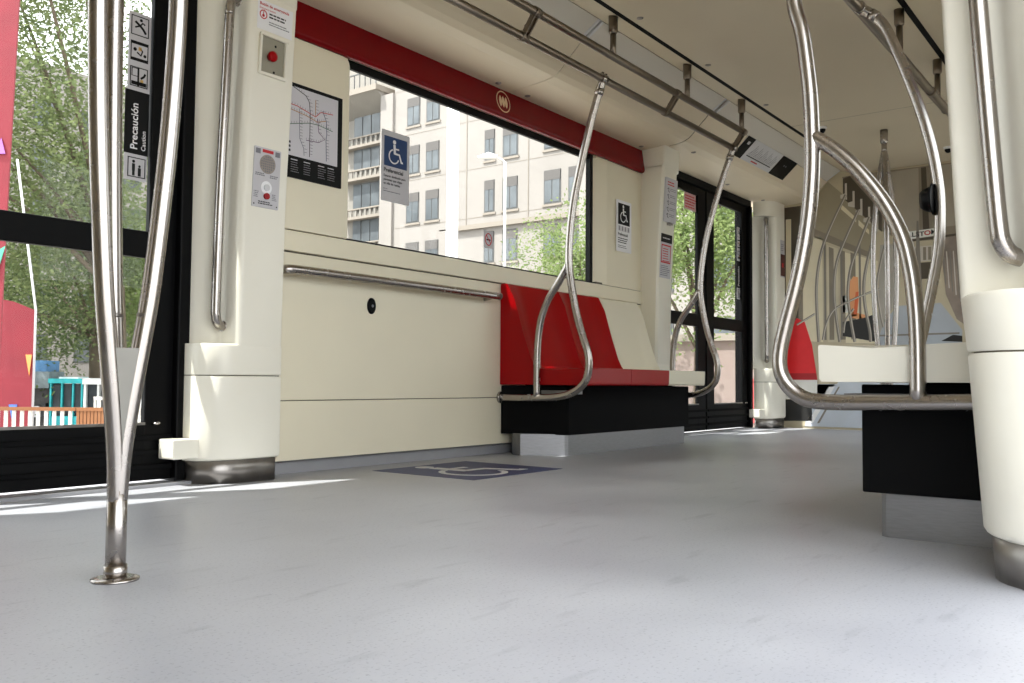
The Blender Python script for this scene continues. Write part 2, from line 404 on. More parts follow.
# ------------------------------------------------------------------ printed end wall
o = MB().box((X0-.1,.1,0),(X0,3.24,2.46), CREAM).build('wall_back'); tag(o, 'cream cross wall at the near end of the car, behind the camera', 'wall', kind='structure')
def end_wall():
    fr = frame((XE,0,0), (0,-1,0), (0,0,1), (-1,0,0))
    F = lambda pts: [(-y, z) for y, z in pts]
    prof = [(3.2,0),(.14,0),(.14,2.45),(3.2,2.45)]
    g = lambda n, c, r=.5, v=.06: mat(n, tuple(min(240, k*1.16+4) for k in c), r, var=v, vscale=5)
    base = g('print_tan',(168,158,134)); tan2 = g('print_cream',(196,187,162)); bulk = g('print_bulkhead',(118,109,95),.5,.1)
    bulk2 = g('print_bulkhead_light',(142,134,120)); cove = g('print_cove',(136,127,106)); dk = g('print_dark',(66,58,46)); st = g('print_steel',(112,106,98)); stl = g('print_steel_light',(176,170,160))
    flo = g('print_floor',(176,182,190)); rd = g('print_red',(196,22,30)); wh = g('print_white',(206,204,198)); skin = g('print_skin',(200,140,95)); blk = g('print_black',(28,27,26)); org = g('print_orange',(190,90,50))
    MB().prism(prof, 'x', XE+.004, XE+.1, base).build('wall_end'); w = bpy.data.objects['wall_end']
    tag(w, 'flat end wall closing the car behind the printed picture', 'wall', kind='structure')
    t = thing('poster', (XE, 1.67, 0), 'full-width printed picture of a train interior on the end wall', 'poster')
    b = MB(); E = .0008
    P = lambda k, m, pts: b.flat(fr, F(pts), .002+E*k, m, .002+E*k)
    P(0, base, [(3.02,.02),(.30,.02),(.30,2.06),(.66,2.10),(.80,2.235),(1.03,2.27),(2.31,2.27),(2.545,2.225),(2.68,2.09),(3.02,2.04)])
    P(1, bulk, [(2.42,2.26),(2.31,2.268),(.92,2.262),(.92,1.62),(1.896,1.628),(2.1,1.75)])
    P(2, bulk2, [(2.03,2.25),(1.78,2.255),(1.78,1.70),(2.03,1.72)])
    P(2, dk, [(1.76,2.255),(1.72,2.255),(1.70,1.72),(1.75,1.72)])
    P(2, bulk2, [(1.66,2.255),(1.45,2.255),(1.45,1.73),(1.66,1.73)])
    P(1, dk, [(3.0,2.04),(2.80,2.044),(2.81,.9),(3.0,.9)])
    P(2, tan2, [(2.935,1.93),(2.885,1.93),(2.89,.9),(2.94,.9)])
    P(2, bulk, [(2.80,2.05),(2.55,1.9),(2.2,1.62),(2.2,1.52),(2.80,1.80)])
    P(2, tan2, [(2.80,1.79),(2.60,1.72),(2.60,.78),(2.80,.8)])
    P(2, g('print_wall',(178,170,148)), [(2.56,1.66),(2.46,1.62),(2.46,.78),(2.56,.78)])
    P(2, tan2, [(2.40,1.58),(2.12,1.48),(2.12,.76),(2.40,.77)])
    for y in (2.80,2.52,2.42,2.33): P(3, bulk, [(y+.022,1.74-.35*(2.8-y)),(y-.02,1.72-.35*(2.8-y)),(y-.02,.8),(y+.022,.8)])
    for y in (2.575,2.43,2.27): P(4, st, [(y+.012,1.68),(y-.006,1.67),(y-.006,.8),(y+.012,.8)])
    P(3, cove, [(2.664,2.107),(2.545,2.235),(2.396,2.088),(2.116,1.789),(2.152,1.545),(2.356,1.652),(2.603,1.783),(2.748,1.852)])
    P(4, tan2, [(2.43,2.02),(2.30,1.88),(2.30,1.84),(2.43,1.97)]); P(4, tan2, [(2.28,1.86),(2.19,1.76),(2.19,1.72),(2.28,1.81)])
    P(4, dk, [(2.412,2.245),(2.351,2.26),(2.082,1.909),(2.084,1.733),(2.413,2.07)])
    for k in range(5):
        y = 2.385-.066*k; z = 2.20-.078*k
        P(5, stl, [(y+.01,z),(y-.008,z),(y-.008,z-.15),(y+.05,z-.13),(y+.05,z-.10),(y+.01,z-.09)])
    P(2, wh, [(2.80,.40),(2.50,.40),(2.56,.28),(2.80,.28)])
    P(2, flo, [(2.71,.403),(2.10,.406),(2.10,.02),(2.771,.02)])
    P(3, g('print_floor_light',(205,208,212)), [(2.55,.38),(2.50,.38),(2.70,.05),(2.75,.05)])
    P(4, st, [(2.47,.38),(2.455,.38),(2.64,.05),(2.66,.05)])
    P(3, blk, [(3.0,.253),(2.705,.276),(2.707,.068),(3.0,.06)]); P(3, wh, [(3.0,.44),(2.655,.44),(2.66,.27),(3.0,.26)])
    P(2, g('print_far_floor',(150,155,161)), [(2.144,.62),(2.144,.738),(2.07,.96),(1.96,1.08),(1.62,1.09),(1.46,.859),(1.46,.62)])
    P(1, flo, [(2.3,.66),(1.40,.66),(.62,.03),(2.75,.03)]); P(1, tan2, [(.62,2.0),(.40,2.0),(.40,.1),(.62,.1)]); P(1, g('print_side',(182,174,152)), [(1.30,1.62),(.70,1.80),(.70,.35),(1.30,.66)])
    P(3, st, [(2.14,.835),(1.48,.84),(1.48,.825),(2.14,.82)]); P(3, blk, [(1.62,.77),(1.53,.82),(1.46,.81),(1.46,.76)])
    P(2, g('print_haze',(150,145,136)), [(2.10,1.62),(1.95,1.62),(1.95,1.12),(2.05,1.0),(2.13,.80)])
    P(3, g('print_seats',(124,112,102),.6,.3), [(1.62,1.62),(1.44,1.66),(1.44,.9),(1.50,.95),(1.58,1.16)])
    for k in range(6): P(4, stl if k % 2 else st, [(1.60-.026*k,1.52),(1.592-.026*k,1.52),(1.575-.026*k,1.24-.03*k),(1.583-.026*k,1.24-.03*k)])
    P(3, stl, [(1.93,1.58),(1.62,1.58),(1.62,1.45),(1.93,1.45)]); P(4, dk, [(1.92,1.44),(1.63,1.44),(1.66,1.30),(1.90,1.30)])
    for y in (1.85,1.80,1.74,1.70): P(4, bulk, [(y+.012,1.57),(y-.012,1.57),(y-.012,1.46),(y+.012,1.46)])
    P(4, wh, [(1.904,1.712),(1.60,1.728),(1.60,1.664),(1.904,1.645)])
    P(3, dk, [(1.91,1.642),(1.48,1.665),(1.48,1.645),(1.91,1.622)])
    P(5, st, [(1.80,1.80),(1.785,1.80),(1.74,.62),(1.84,.62)]); P(6, dk, [(1.80,1.40),(1.785,1.40),(1.76,.62),(1.80,.62)])
    P(4, rd, [(2.838,1.009),(2.765,.969),(2.70,.757),(2.655,.44),(3.0,.44),(3.0,.762)])
    P(5, g('print_red_dark',(150,12,20)), [(2.665,.50),(2.655,.44),(3.0,.44),(3.0,.50)])
    P(4, skin, [(2.37,1.30),(2.33,1.36),(2.29,1.35),(2.284,1.147),(2.302,1.006),(2.37,1.0)]); P(4, skin, [(2.336,1.043),(2.225,1.012),(2.226,.968),(2.354,.991)])
    P(5, org, [(2.31,1.22),(2.285,1.22),(2.30,1.02),(2.33,1.02)]); P(3, wh, [(2.44,1.18),(2.38,1.20),(2.38,1.04),(2.43,1.04)])
    P(5, blk, [(2.424,.957),(2.25,.985),(2.141,1.018),(2.135,.773),(2.425,.832)])
    def line(pts, w, m, k):
        b.stroke(fr, F([tuple(p) for p in spline([(y, z, 0) for y, z in pts], 4)] if False else [(p.x, p.y) for p in spline([(y, z, 0) for y, z in pts], 4)]), w, .002+E*k, m, th=.001)
    for i, pts in enumerate(([(2.387,2.096),(2.504,1.864),(2.604,1.619),(2.652,1.348),(2.654,1.075),(2.638,.783)], [(2.276,1.948),(2.382,1.726),(2.472,1.499),(2.5,1.248),(2.485,1.022),(2.452,.779)],
                [(2.183,1.875),(2.27,1.662),(2.35,1.436),(2.378,1.197),(2.354,.973),(2.322,.777)], [(2.134,1.738),(2.195,1.54),(2.239,1.304),(2.233,1.101),(2.193,.879),(2.186,.774)],
                [(2.06,1.62),(2.10,1.45),(2.13,1.25),(2.10,1.0),(2.08,.9)], [(2.838,.944),(2.672,1.039)], [(2.602,.801),(2.574,.935),(2.502,1.068),(2.361,1.142),(2.224,1.197),(2.106,1.235)], [(2.42,.86),(2.40,.97),(2.33,1.07)])):
        line(pts, .026 if i < 4 else .018, st, 7); line([(y-.006, z) for y, z in pts], .008, stl, 8)
    b.build('print', t)
    lettering('ALST', fr, -1.885, 1.683, .055, INK, t, .0075, .001, 'LEFT', sx=1.2)
    lettering('O', fr, -1.742, 1.688, .055, SIGNRED, t, .0075, .001, 'LEFT', sx=1.2); lettering('M', fr, -1.690, 1.692, .055, INK, t, .0075, .001, 'LEFT', sx=1.2)
end_wall()

# ------------------------------------------------------------------ benches
def seat_shell(x0, x1, m, side, f, zs0, zs1, end_near, ztop, rk=1.):
    """side profile (y,z): back face on the wall, backrest sloping to the cushion, cushion to the front edge"""
    Y = lambda y: my(y, side)
    bk = lambda d: [(3.046,zs0),(3.046,ztop-.004),(3.035-d*.4,ztop),(3.018-d*.5,ztop-.006),(2.985-d,.86),(2.93-d,.68),(2.885-d,.55),(2.86-d,zs1+.012+.4*abs(d)),(2.84-d,zs1+d*.0)]
    rake = lambda P: [(3.05-(3.05-p)*rk, q) for p, q in P]
    def prof(d, fz=0):
        return [(Y(p), q) for p, q in rake(bk(d))+[(2.70,zs1-.012*abs(d/.03)),(f+.006,zs1),(f+.0015,zs1-.0015),(f,zs1-.006),(f+.002,zs0+.008),(f+.008,zs0)]]
    n = 12; rings = []
    for k in range(n+1):
        u = k/n; x = x0+.0015+(x1-x0-.003)*u
        e = min(1, min(u, 1-u)*n/2.2); d = .028*(1-e)          # backrest dished between raised side edges
        sk = lambda a: (-.055*((a-2.5)/.55) if end_near and side > 0 and k == 0 else 0)
        rings.append([(x+.02*(k == 0 and end_near and side > 0)+sk(a), a, b) for a, b in prof(d)])
    return MB().loft(rings, m, False)
def bench(side, name, label, xs, mats, labels, f, zs0, zs1, ztop, bx0, bx1, by, px0, px1, py, pz, rk=1.):
    Y = lambda y: my(y, side)
    t = thing('bench', ((xs[0]+xs[-1])/2, Y(2.8), 0), label, 'bench')
    for i, m in enumerate(mats):
        o = seat_shell(xs[i], xs[i+1], m, side, f, zs0, zs1, i == 0, ztop, rk).build('seat', t, label=labels[i], smooth=30)
    MB().prism([(bx0,Y(by)),(bx1,Y(by)),(bx1,Y(3.045)),(bx0-(.125 if side > 0 else 0),Y(3.045))], 'z', pz, zs0-.006, BLACKM).box((bx0+.1,Y(by+.1),zs0-.01),(bx1-.05,Y(3.045),zs0+.02), BLACKM).build('underseat_box', t, bevel=.004)
    r = .12; n = 6
    poly = [(px1,Y(3.045)),(px1,Y(py))]+[(px0+.015,Y(py)),(px0,Y(py+.015))]
    poly += [(px0-.135+r*(1-math.cos(a)), Y(3.045-.14+r*math.sin(a))) for a in [math.pi/2*k/n for k in range(n+1)]]+[(px0+r-.135,Y(3.045))] if side > 0 else [(px0,Y(3.045))]
    MB().prism(poly, 'z', 0, pz+.004, PLINTH).build('plinth', t, label='steel plinth')
    k = MB()
    for x in (bx0-.05,): k.box((x,Y(2.62),zs0-.05),(x+.1,Y(3.04),zs0-.03), PLINTH)
    k.build('bracket', t)
    return t
CREAMS = mat('cream_seat', (232,226,206), .4)
bench(1, 'bench', 'red and cream bench along the left wall under the window', [3.955,4.43,4.895,5.40], [RED,RED,CREAMS], ['red seat nearer the handrail','red seat in the middle','cream seat'],
      2.50, .386, .478, .952, 4.055, 5.52, 2.675, 4.06, 5.48, 2.69, .113)
bench(-1, 'bench', 'cream bench on the right beside the large pillar', [2.38,2.86,3.34,3.80], [CREAMP]*3, [None]*3,
      3.34-.778, .407, .505, .94, 2.46, 3.75, 2.65, 2.48, 3.70, 2.69, .116, .55)

# ------------------------------------------------------------------ overhead rails and looped poles
def overhead(side, x0, x1, hx, cx, label, dz=0., dy=0.):
    Y = lambda y: my(y, side)+dy
    t = thing('overhead_rail', ((x0+x1)/2, Y(2.35), 2.0), label, 'handrail')
    MB().tube([(x0,Y(2.39),1.982+dz),(x1,Y(2.39),1.982+dz)], .019, STEELD).build('lower_rail', t)
    MB().tube([(x0,Y(2.315),2.078+dz),(x1,Y(2.315),2.078+dz)], .019, STEELD).build('upper_rail', t)
    for x in hx:
        b = MB().tube([(x,Y(2.315),2.07+dz),(x,Y(2.315),2.21)], .016, STEELD).tube([(x,Y(2.315),2.195),(x,Y(2.315),2.205),(x,Y(2.315),2.29)], [.018,.024,.025], STEELD)
        b.build('hanger', t)
    for x in cx:
        b = MB()
        for d in (-.016, .010):
            b.prism([(Y(2.398),1.978+dz),(Y(2.378),1.966+dz),(Y(2.302),2.068+dz),(Y(2.322),2.09+dz)], 'x', x+d, x+d+.007, STEELD)
        b.tube([(x-.022,Y(2.39),1.982+dz),(x+.022,Y(2.39),1.982+dz)], .0235, STEELD).tube([(x-.022,Y(2.315),2.078+dz),(x+.022,Y(2.315),2.078+dz)], .0235, STEELD)
        b.tube([(x-.02,Y(2.36),2.02+dz),(x+.02,Y(2.36),2.02+dz)], .008, STEELD, 8)
        b.build('connector', t)
    for y, z in ((2.39,1.982+dz),(2.315,2.078+dz)): MB().tube([(x1-.004,Y(y),z),(x1+.006,Y(y),z)], .0215, STEELD).build('end_cap', t)
overhead(1, 2.2, 5.62, (3.05,3.907,4.764,5.575), (2.42,3.226,4.636,5.60), 'double steel rail under the ceiling on the left side')
overhead(-1, 2.3, 5.72, (3.7,4.66,5.52), (2.46,3.1,5.0), 'double steel rail under the ceiling on the right side', -.043, .08)

def looped(x, main, branch, label, lean=0.):
    X = lambda z: x+max(0, z-1.0)*lean
    t = thing('looped_pole', (x, main[-6][0], main[-6][1]), label, 'grab pole')
    MB().tube(spline([(X(z),y,z) for y, z in main], 5), .0205, STEEL).build('main_tube', t)
    if branch: MB().tube(spline([(x,y,z) for y, z in branch], 5), .0195, STEEL).build('branch_tube', t)
    y0, z0 = main[0]; y1, z1 = main[1]; d = Vector((0, y1-y0, z1-z0)).normalized()
    p = Vector((X(z0), y0, z0)); d = (Vector((X(z1), y1, z1))-p).normalized()
    c = MB().tube([p+d*.05, p+d*.085], .0235, STEEL)
    for s in (-1, 1):
        q = p+Vector((s*.017,0,0)); c.tube([q-d*.03, q+d*.06], .007, STEEL, 8)
    c.tube([p+Vector((-.026,0,0)), p+Vector((.026,0,0))], .0245, STEEL)
    c.build('clamp', t)
    w = Vector((x, main[-1][0], main[-1][1])); e = Vector((0, 1 if main[-1][0] > 1.67 else -1, 0))
    MB().tube([w-e*.02, w-e*.005], .034, STEEL).build('wall_flange', t)
LM = [(2.389,1.984),(2.431,1.866),(2.474,1.73),(2.523,1.55),(2.566,1.369),(2.591,1.184),(2.596,1.04),(2.583,.932),(2.55,.771),(2.513,.654),(2.478,.559),(2.469,.486),(2.49,.408),(2.561,.35),(2.668,.322),(2.853,.314),(3.055,.314)]
LB = [(2.596,1.03),(2.666,.927),(2.73,.844),(2.769,.759),(2.789,.672),(2.798,.575),(2.80,.466),(2.80,.318)]
looped(3.93, LM, LB, 'steel looped pole at the near end of the red bench')
looped(5.53, LM[:-1]+[(2.915,.314)], LB, 'steel looped pole at the far end of the red bench before the glass doors', .08)
k = 2.36/2.45
RM = [(.951,1.984),(.925,1.90),(.895,1.80),(.862,1.661),(.858,1.486),(.833,1.394),(.817,1.305),(.803,1.203),(.799,1.095),(.802,1.006),(.814,.896),(.834,.786),(.86,.676),(.89,.566),(.907,.49),(.905,.434),(.879,.389),(.835,.359),(.77,.352),(.665,.353),(.542,.355),(.431,.358),(.29,.36)]
RM[0] = (1.03,1.943); RM = [(y+.016*max(0, 1-abs(z-1.15)/.42), z) for y, z in RM]; RM = [(y*k, .4+(z-.4)*k) if z < 1.7 else (1.03*t+(.86*k)*(1-t), z) for y, z in RM for t in [max(0,(z-1.6)/.384)]]
RB = [((y+.016*max(0, (z-.8)/.29))*k, .4+(z-.4)*k) for y, z in [(.796,1.089),(.742,1.045),(.69,.988),(.644,.922),(.607,.854),(.578,.777),(.56,.692),(.551,.606),(.547,.516),(.547,.356)]]
looped(2.36, RM, RB, 'large steel looped pole at the near end of the cream bench')
RF = [(.951,1.984),(.982,1.946),(.936,1.844),(.881,1.704),(.834,1.566),(.795,1.435),(.764,1.296),(.745,1.156),(.743,1.031),(.751,.915),(.771,.799),(.794,.684),(.817,.576),(.845,.486),(.84,.42),(.79,.37),(.70,.35),(.5,.35),(.29,.35)]
RF[0] = (1.03,1.943); RF[1] = (.988,1.908)
looped(3.72, RF, None, 'steel curved pole behind the cream bench, farther along the right side')
kn = MB()
kc = Vector((3.70,.778,1.118))
kn.tube([kc+Vector((-.004,.030,-.001)), kc+Vector((0,.018,0)), kc+Vector((0,.0,0)), kc+Vector((0,-.010,0)), kc+Vector((0,-.014,0)), kc+Vector((0,-.018,0))], [.030,.042,.048,.052,.062,.054], BLACK, 20)
tag(kn.build('round_fixture'), 'small black rounded fixture clipped to the farther right pole', 'fixture')

WEB = mat('web_steel', (128,126,120), .5, 1., var=.04, vscale=20)
def tri_pole(loc, label):
    X, Yc = loc
    t = thing('branching_pole', (X, Yc, 0), label, 'grab pole')
    er = Vector((.603,-.798,0)); et = Vector((-.798,-.603,0)); A = Vector((X, Yc, 0))
    def off(z, a):
        kz = [(0,.0),(.17,.0),(.25,.007),(.36,.021),(.48,.039),(.6,.055),(.85,.077),(1.05,.088),(1.2,.092),(1.4,.090),(1.6,.079),(1.8,.058),(1.95,.034),(2.05,.018),(2.12,.004)]
        for (z0, r0), (z1, r1) in zip(kz, kz[1:]):
            if z <= z1: r = r0+(r1-r0)*(z-z0)/(z1-z0); break
        else: r = 0
        return A+(er*math.cos(a)+et*math.sin(a))*r+Vector((0,0,z))
    MB().tube([A+Vector((0,0,.0)), A+Vector((0,0,.20))], .0195, STEEL).build('stem', t)
    angs = [math.radians(d) for d in (-13.7,106.3,226.3)]
    for a in angs:
        MB().tube(spline([off(z, a) for z in (.14,.25,.36,.48,.6,.85,1.05,1.2,1.4,1.6,1.8,1.95,2.05,2.12)], 4), .0185, STEEL).build('branch', t)
        p = off(.53, a); MB().tube([p-Vector((0,0,.004)), p+Vector((0,0,.004))], .0185, FOOT).build('joint_ring', t)
    for i in range(3):
        a, b = angs[i], angs[(i+1) % 3]; zs = [.2,.23,.27,.31,.36,.42,.462]
        L = [off(z, a) for z in zs]; R = [off(z, b) for z in zs]
        m = MB(); nrm = (L[-1]-A+R[-1]-A); nrm.z = 0; nrm.normalize(); h = nrm*.004; sft = nrm*.012; L = [l+sft for l in L]; R = [r+sft for r in R]
        m.loft([[tuple(p) for p in (l+h, r+h, r-h, l-h)] for l, r in zip(L, R)], WEB)
        m.build('web_plate', t)
    MB().tube([A+Vector((0,0,.0)), A+Vector((0,0,.004)), A+Vector((0,0,.007))], [.046,.046,.034], STEEL, 24).tube([A+Vector((0,0,.005)), A+Vector((0,0,.03))], .0225, STEEL).build('floor_flange', t)
    MB().tube([A+Vector((0,0,2.08)), A+Vector((0,0,2.2))], .0195, STEEL).tube([A+Vector((0,0,2.18)), A+Vector((0,0,2.19)), A+Vector((0,0,2.28))], [.021,.027,.028], STEEL).build('ceiling_collar', t)
tri_pole((.956,1.710), 'steel three-branched pole standing on the floor at the left')
tri_pole((6.83,1.735), 'steel three-branched pole in the far vestibule, seen behind the cream bench')

# handrail along the wall and its lock cover
t = thing('wall_handrail', (3.1,2.98,.865), 'straight steel handrail on the cream wall below the window', 'handrail')
MB().tube(spline([(2.372,3.05,.862),(2.372,3.02,.862),(2.378,2.995,.863),(2.395,2.978,.864),(2.43,2.972,.865),(2.6,2.972,.866)]+[(x,2.972,.866) for x in (2.9,3.3,3.6,3.81)], 4), .0195, STEEL).build('bar', t)
MB().tube([(3.78,2.972,.866),(3.78,3.01,.855),(3.78,3.05,.85)], .010, STEEL, 10).build('bracket', t)
MB().tube([(2.372,3.03,.862),(2.372,3.05,.862)], .026, STEEL).build('flange', t)
MB().tube([(3.812,2.972,.866),(3.818,2.972,.866)], .0205, FOOT).build('end_cap', t)
t = thing('lock_cover', (2.932,3.05,.752), 'black oval lock cover on the cream wall under the handrail', 'lock')
fr = wallframe(2.932,3.05,.752); b = MB()
b.loft([[fr(.026*s*math.cos(a), .038*s*math.sin(a), h) for a in [2*math.pi*k/28 for k in range(28)]] for h, s in ((0,1),(.006,1),(.010,.85))], BLACK); b.build('cover', t)
MB().disc(fr, 0, 0, .007, .012, INKG).build('keyhole', t)

# ------------------------------------------------------------------ signs
def bars(b, fr, x, y, w, n, dy, h, m, layer, seed=1):
    rg = random.Random(seed)
    for i in range(n):
        xx = x; end = x+w*rg.uniform(.75, 1)
        while xx < end-.004:
            L = rg.uniform(.008, .022)*w/.1; b.rect(fr, xx, y-i*dy-h/2, min(end, xx+L), y-i*dy+h/2, layer, m); xx += L+.10*h*6
def wheelchair(b, fr, cx, cy, s, m, layer):
    b.disc(fr, cx-.08*s, cy+.40*s, .085*s, layer, m)
    b.stroke(fr, [(cx-.08*s,cy+.30*s),(cx-.07*s,cy+.12*s),(cx-.05*s,cy-.08*s)], .12*s, layer, m)
    b.stroke(fr, [(cx-.06*s,cy+.14*s),(cx+.18*s,cy+.14*s)], .06*s, layer, m)
    b.stroke(fr, [(cx-.06*s,cy-.05*s),(cx+.20*s,cy-.06*s),(cx+.32*s,cy-.36*s),(cx+.40*s,cy-.34*s)], .085*s, layer, m)
    b.stroke(fr, [(cx-.10*s+.27*s*math.cos(a)*1.0, cy-.18*s+.27*s*math.sin(a)) for a in [math.radians(105+ (355-105-15)*k/18+0) for k in range(19)]], .055*s, layer, m)
def slab(b, fr, w, h, m, th=.0015, r=.0): b.flat(fr, rnd_poly(-w/2,-h/2,w/2,h/2,r) if r else [(-w/2,-h/2),(w/2,-h/2),(w/2,h/2),(-w/2,h/2)], th, m, th)

# emergency notice + button
tilt = lambda x, y, z: frame((x,y,z), (1,0,0), (0,-.054,.9985), (0,-.9985,-.054))
fr = tilt(2.216,2.8765,1.842); t = thing('emergency_notice', (2.216,2.877,1.842), 'white notice with red heading above the red emergency button', 'sign')
b = MB(); slab(b, fr, .17, .115, WHITE)
b.stroke(fr, [(-.058+.016*math.cos(a), .002+.016*math.sin(a)) for a in [2*math.pi*k/20 for k in range(20)]], .004, .0024, SIGNRED, True)
b.disc(fr, -.058, -.002, .006, .0024, SIGNRED, 12); b.stroke(fr, [(-.058,.014),(-.058,-.002)], .003, .0024, SIGNRED)
bars(b, fr, -.03,.012,.10,2,.012,.006, INK, .0024, 3); bars(b, fr, -.03,-.020,.105,2,.009,.0035, INKG, .0024, 4); b.build('plate', t)
lettering('Botón de emergencia', fr, -.078, .042, .0165, SIGNRED, t, .0024, .0003); lettering('Emergency button', fr, -.078, .026, .0105, SIGNRED, t, .0024)
t = thing('emergency_button', (2.211,2.885,1.69), 'red mushroom push button in a recessed cream box on the left pillar', 'emergency button')
fr = tilt(2.212,2.8855,1.690); b = MB()
for x0, y0, x1, y1 in ((-.066,-.083,.066,-.072),(-.066,.072,.066,.083),(-.066,-.072,-.056,.072),(.056,-.072,.066,.072)): b.rect(fr, x0,y0,x1,y1, .012, CREAMP, .012)
b.build('housing', t, bevel=.003)
b = MB(); b.rect(fr, -.056,-.072,.056,.072, .001, mat('recess_plate',(150,146,130),.5), .001); b.disc(fr, .012,.045,.005,.003, BLACK, 10); b.disc(fr, .01,-.06,.005,.003, BLACK, 10); b.build('back_plate', t)
b = MB(); o_, ax, ay, n = fr.m; cc = Vector(fr(-.012,-.004,0))
b.tube([cc, cc+n*.018], .014, RED, 18).tube([cc+n*.014, cc+n*.018, cc+n*.026, cc+n*.031], [.018,.021,.020,.010], RED, 22); b.build('push_button', t)

t = thing('intercom', (2.214,2.911,1.205), 'grey-white passenger intercom panel with red call button on the left pillar', 'intercom')
fr = tilt(2.214,2.9115,1.205); b = MB(); slab(b, fr, .128, .238, SILVER, .004, .004)
b.rect(fr,-.058,.092,-.036,.112,.0052,INKG); b.rect(fr,.036,.092,.058,.112,.0052,INKG); b.rect(fr,-.026,.100,.026,.112,.0052,SIGNRED)
bars(b, fr, -.055,.015,.045,2,.007,.004, INKG,.0052,5); bars(b, fr, .015,.012,.04,2,.007,.004, INKG,.0052,6); bars(b, fr, -.058,-.058,.03,4,.007,.0035, INKG,.0052,7); bars(b, fr, .03,-.062,.025,4,.007,.0035, INKG,.0052,8)
bars(b, fr, -.035,-.096,.07,2,.008,.004, INK,.0052,9); b.disc(fr,-.055,-.108,.003,.0052,BLACK,8); b.disc(fr,.055,-.108,.003,.0052,BLACK,8); b.build('plate', t)
b = MB(); b.disc(fr,0,.055,.038,.0065, mat('grille',(150,140,132),.6))
for i in range(-3,4):
    for j in range(-3,4):
        if i*i+j*j < 11: b.disc(fr, i*.0095, .055+j*.0095, .0032, .0072, INKG, 8)
b.build('speaker_grille', t)
b = MB(); b.disc(fr,0,-.038,.026,.006, WHITE); b.disc(fr,0,-.038,.013,.012, PANELGREY,24,.008); b.build('lamp_ring', t)
b = MB(); b.disc(fr,.002,-.072,.013,.012, RED,24,.010); b.build('call_button', t)

# route map
t = thing('route_map', (2.562,3.045,1.475), 'black framed route map on the cream panel left of the window', 'map')
fr = wallframe(2.565,3.0445,1.476); b = MB(); slab(b, fr, .315, .412, SIGNBLACK, .008); b.build('frame', t)
b = MB(); b.rect(fr,-.147,-.112,.130,.190,.0095, mat('map_paper',(206,204,210),.5))
line_cols = [mat('line_red',(190,50,50)), mat('line_amber',(170,120,70)), mat('line_teal',(80,90,110)), mat('line_green',(80,110,90)), mat('line_purple',(110,80,110)), INK]
def route(pts, m, w=.0032):
    b.stroke(fr, pts, w, .0103, m)
    for (x0, y0), (x1, y1) in zip(pts, pts[1:]):
        d = math.hypot(x1-x0, y1-y0); n = int(d/.013)
        for i in range(n):
            x = x0+(x1-x0)*i/n; y = y0+(y1-y0)*i/n
            b.rect(fr, x+.003, y-.0008, x+.016, y+.0012, .0103, INKG) if abs(y1-y0) > abs(x1-x0) else b.rect(fr, x, y+.003, x+.0015, y+.011, .0103, INKG)
route([(-.145,.11),(-.10,.108),(-.03,.092),(.0,.085),(.03,.112),(.10,.118)], line_cols[0]); route([(-.145,.088),(-.05,.078),(.01,.064),(.06,.08)], line_cols[1])
route([(-.13,.19),(-.055,.165),(-.035,.14),(-.03,.09),(-.03,-.10)], line_cols[5]); route([(-.0,.16),(.0,.09)], line_cols[1])
route([(.04,.12),(.062,.08),(.066,.02),(.062,-.005),(.066,-.10)], line_cols[2]); route([(-.145,.02),(-.09,.035),(-.03,.05),(.02,.052),(.10,.042)], line_cols[3])
route([(-.05,-.03),(.02,-.025),(.055,-.005),(.02,.02),(.012,.08)], line_cols[4]); route([(-.09,.10),(-.085,-.03),(-.062,-.07),(-.06,-.10)], line_cols[2], .002)
for k in range(3): b.rect(fr,-.143,-.06-.018*k,-.134,-.05-.018*k,.0103,INK)
for x in (-.13,-.06,.02,.075): bars(b, fr, x,-.14,.045,5,.010,.003, INKG,.0095,int(x*1000)); b.rect(fr,x,-.130,x+.035,-.126,.0095,SILVER)
b.build('map_sheet', t)

# wheelchair sign stuck on the window
fr = wallframe(3.135,3.104,1.457); t = thing('priority_sticker', (3.135,3.104,1.457), 'white Preferencial sticker with blue wheelchair square on the window glass', 'sticker')
b = MB(); slab(b, fr, .196, .352, SILVER, .0012, .006); b.rect(fr,-.08,.0,.08,.148,.002,BLUE); wheelchair(b, fr, .0,.075,.125,WHITE,.0028)
b.build('plate', t)
lettering('Preferencial', fr,-.082,-.022,.0285,INK,t,.0022,.0006)
for i, s in enumerate(('Espacio destinado para','personas que viajan','en silla de ruedas')): lettering(s, fr,-.082,-.050-.019*i,.0165,INK,t,.0022,.0003)
b = MB(); bars(b, fr,-.082,-.115,.03,1,.01,.005,INKG,.002,2); bars(b, fr,-.082,-.126,.15,1,.01,.004,INKG,.002,3); b.build('small_print', t)
# the same sign on the panel
fr = wallframe(5.285,3.044,1.468); t = thing('priority_sign', (5.285,3.044,1.468), 'white Preferencial sign with black wheelchair square on the panel beside the window', 'sign')
b = MB(); slab(b, fr, .205, .352, WHITE, .0015, .006); b.rect(fr,-.078,.01,.078,.155,.0024,SIGNBLACK); wheelchair(b, fr, .0,.085,.125,WHITE,.0032)
for k in range(4): b.rect(fr,-.075+.04*k,-.035,-.045+.04*k,.0,.0024,SILVER); b.stroke(fr,[(-.06+.04*k,-.03),(-.06+.04*k,-.012)],.008,.0032,INKG); b.disc(fr,-.06+.04*k,-.007,.0045,.0032,INKG,10)
b.build('plate', t)
lettering('Preferencial', fr,-.08,-.058,.0275,INK,t,.0026,.0006)
b = MB(); bars(b, fr,-.08,-.085,.15,3,.014,.006,INK,.0024,11); bars(b, fr,-.08,-.135,.12,2,.012,.004,INKG,.0024,12); b.build('small_print', t)
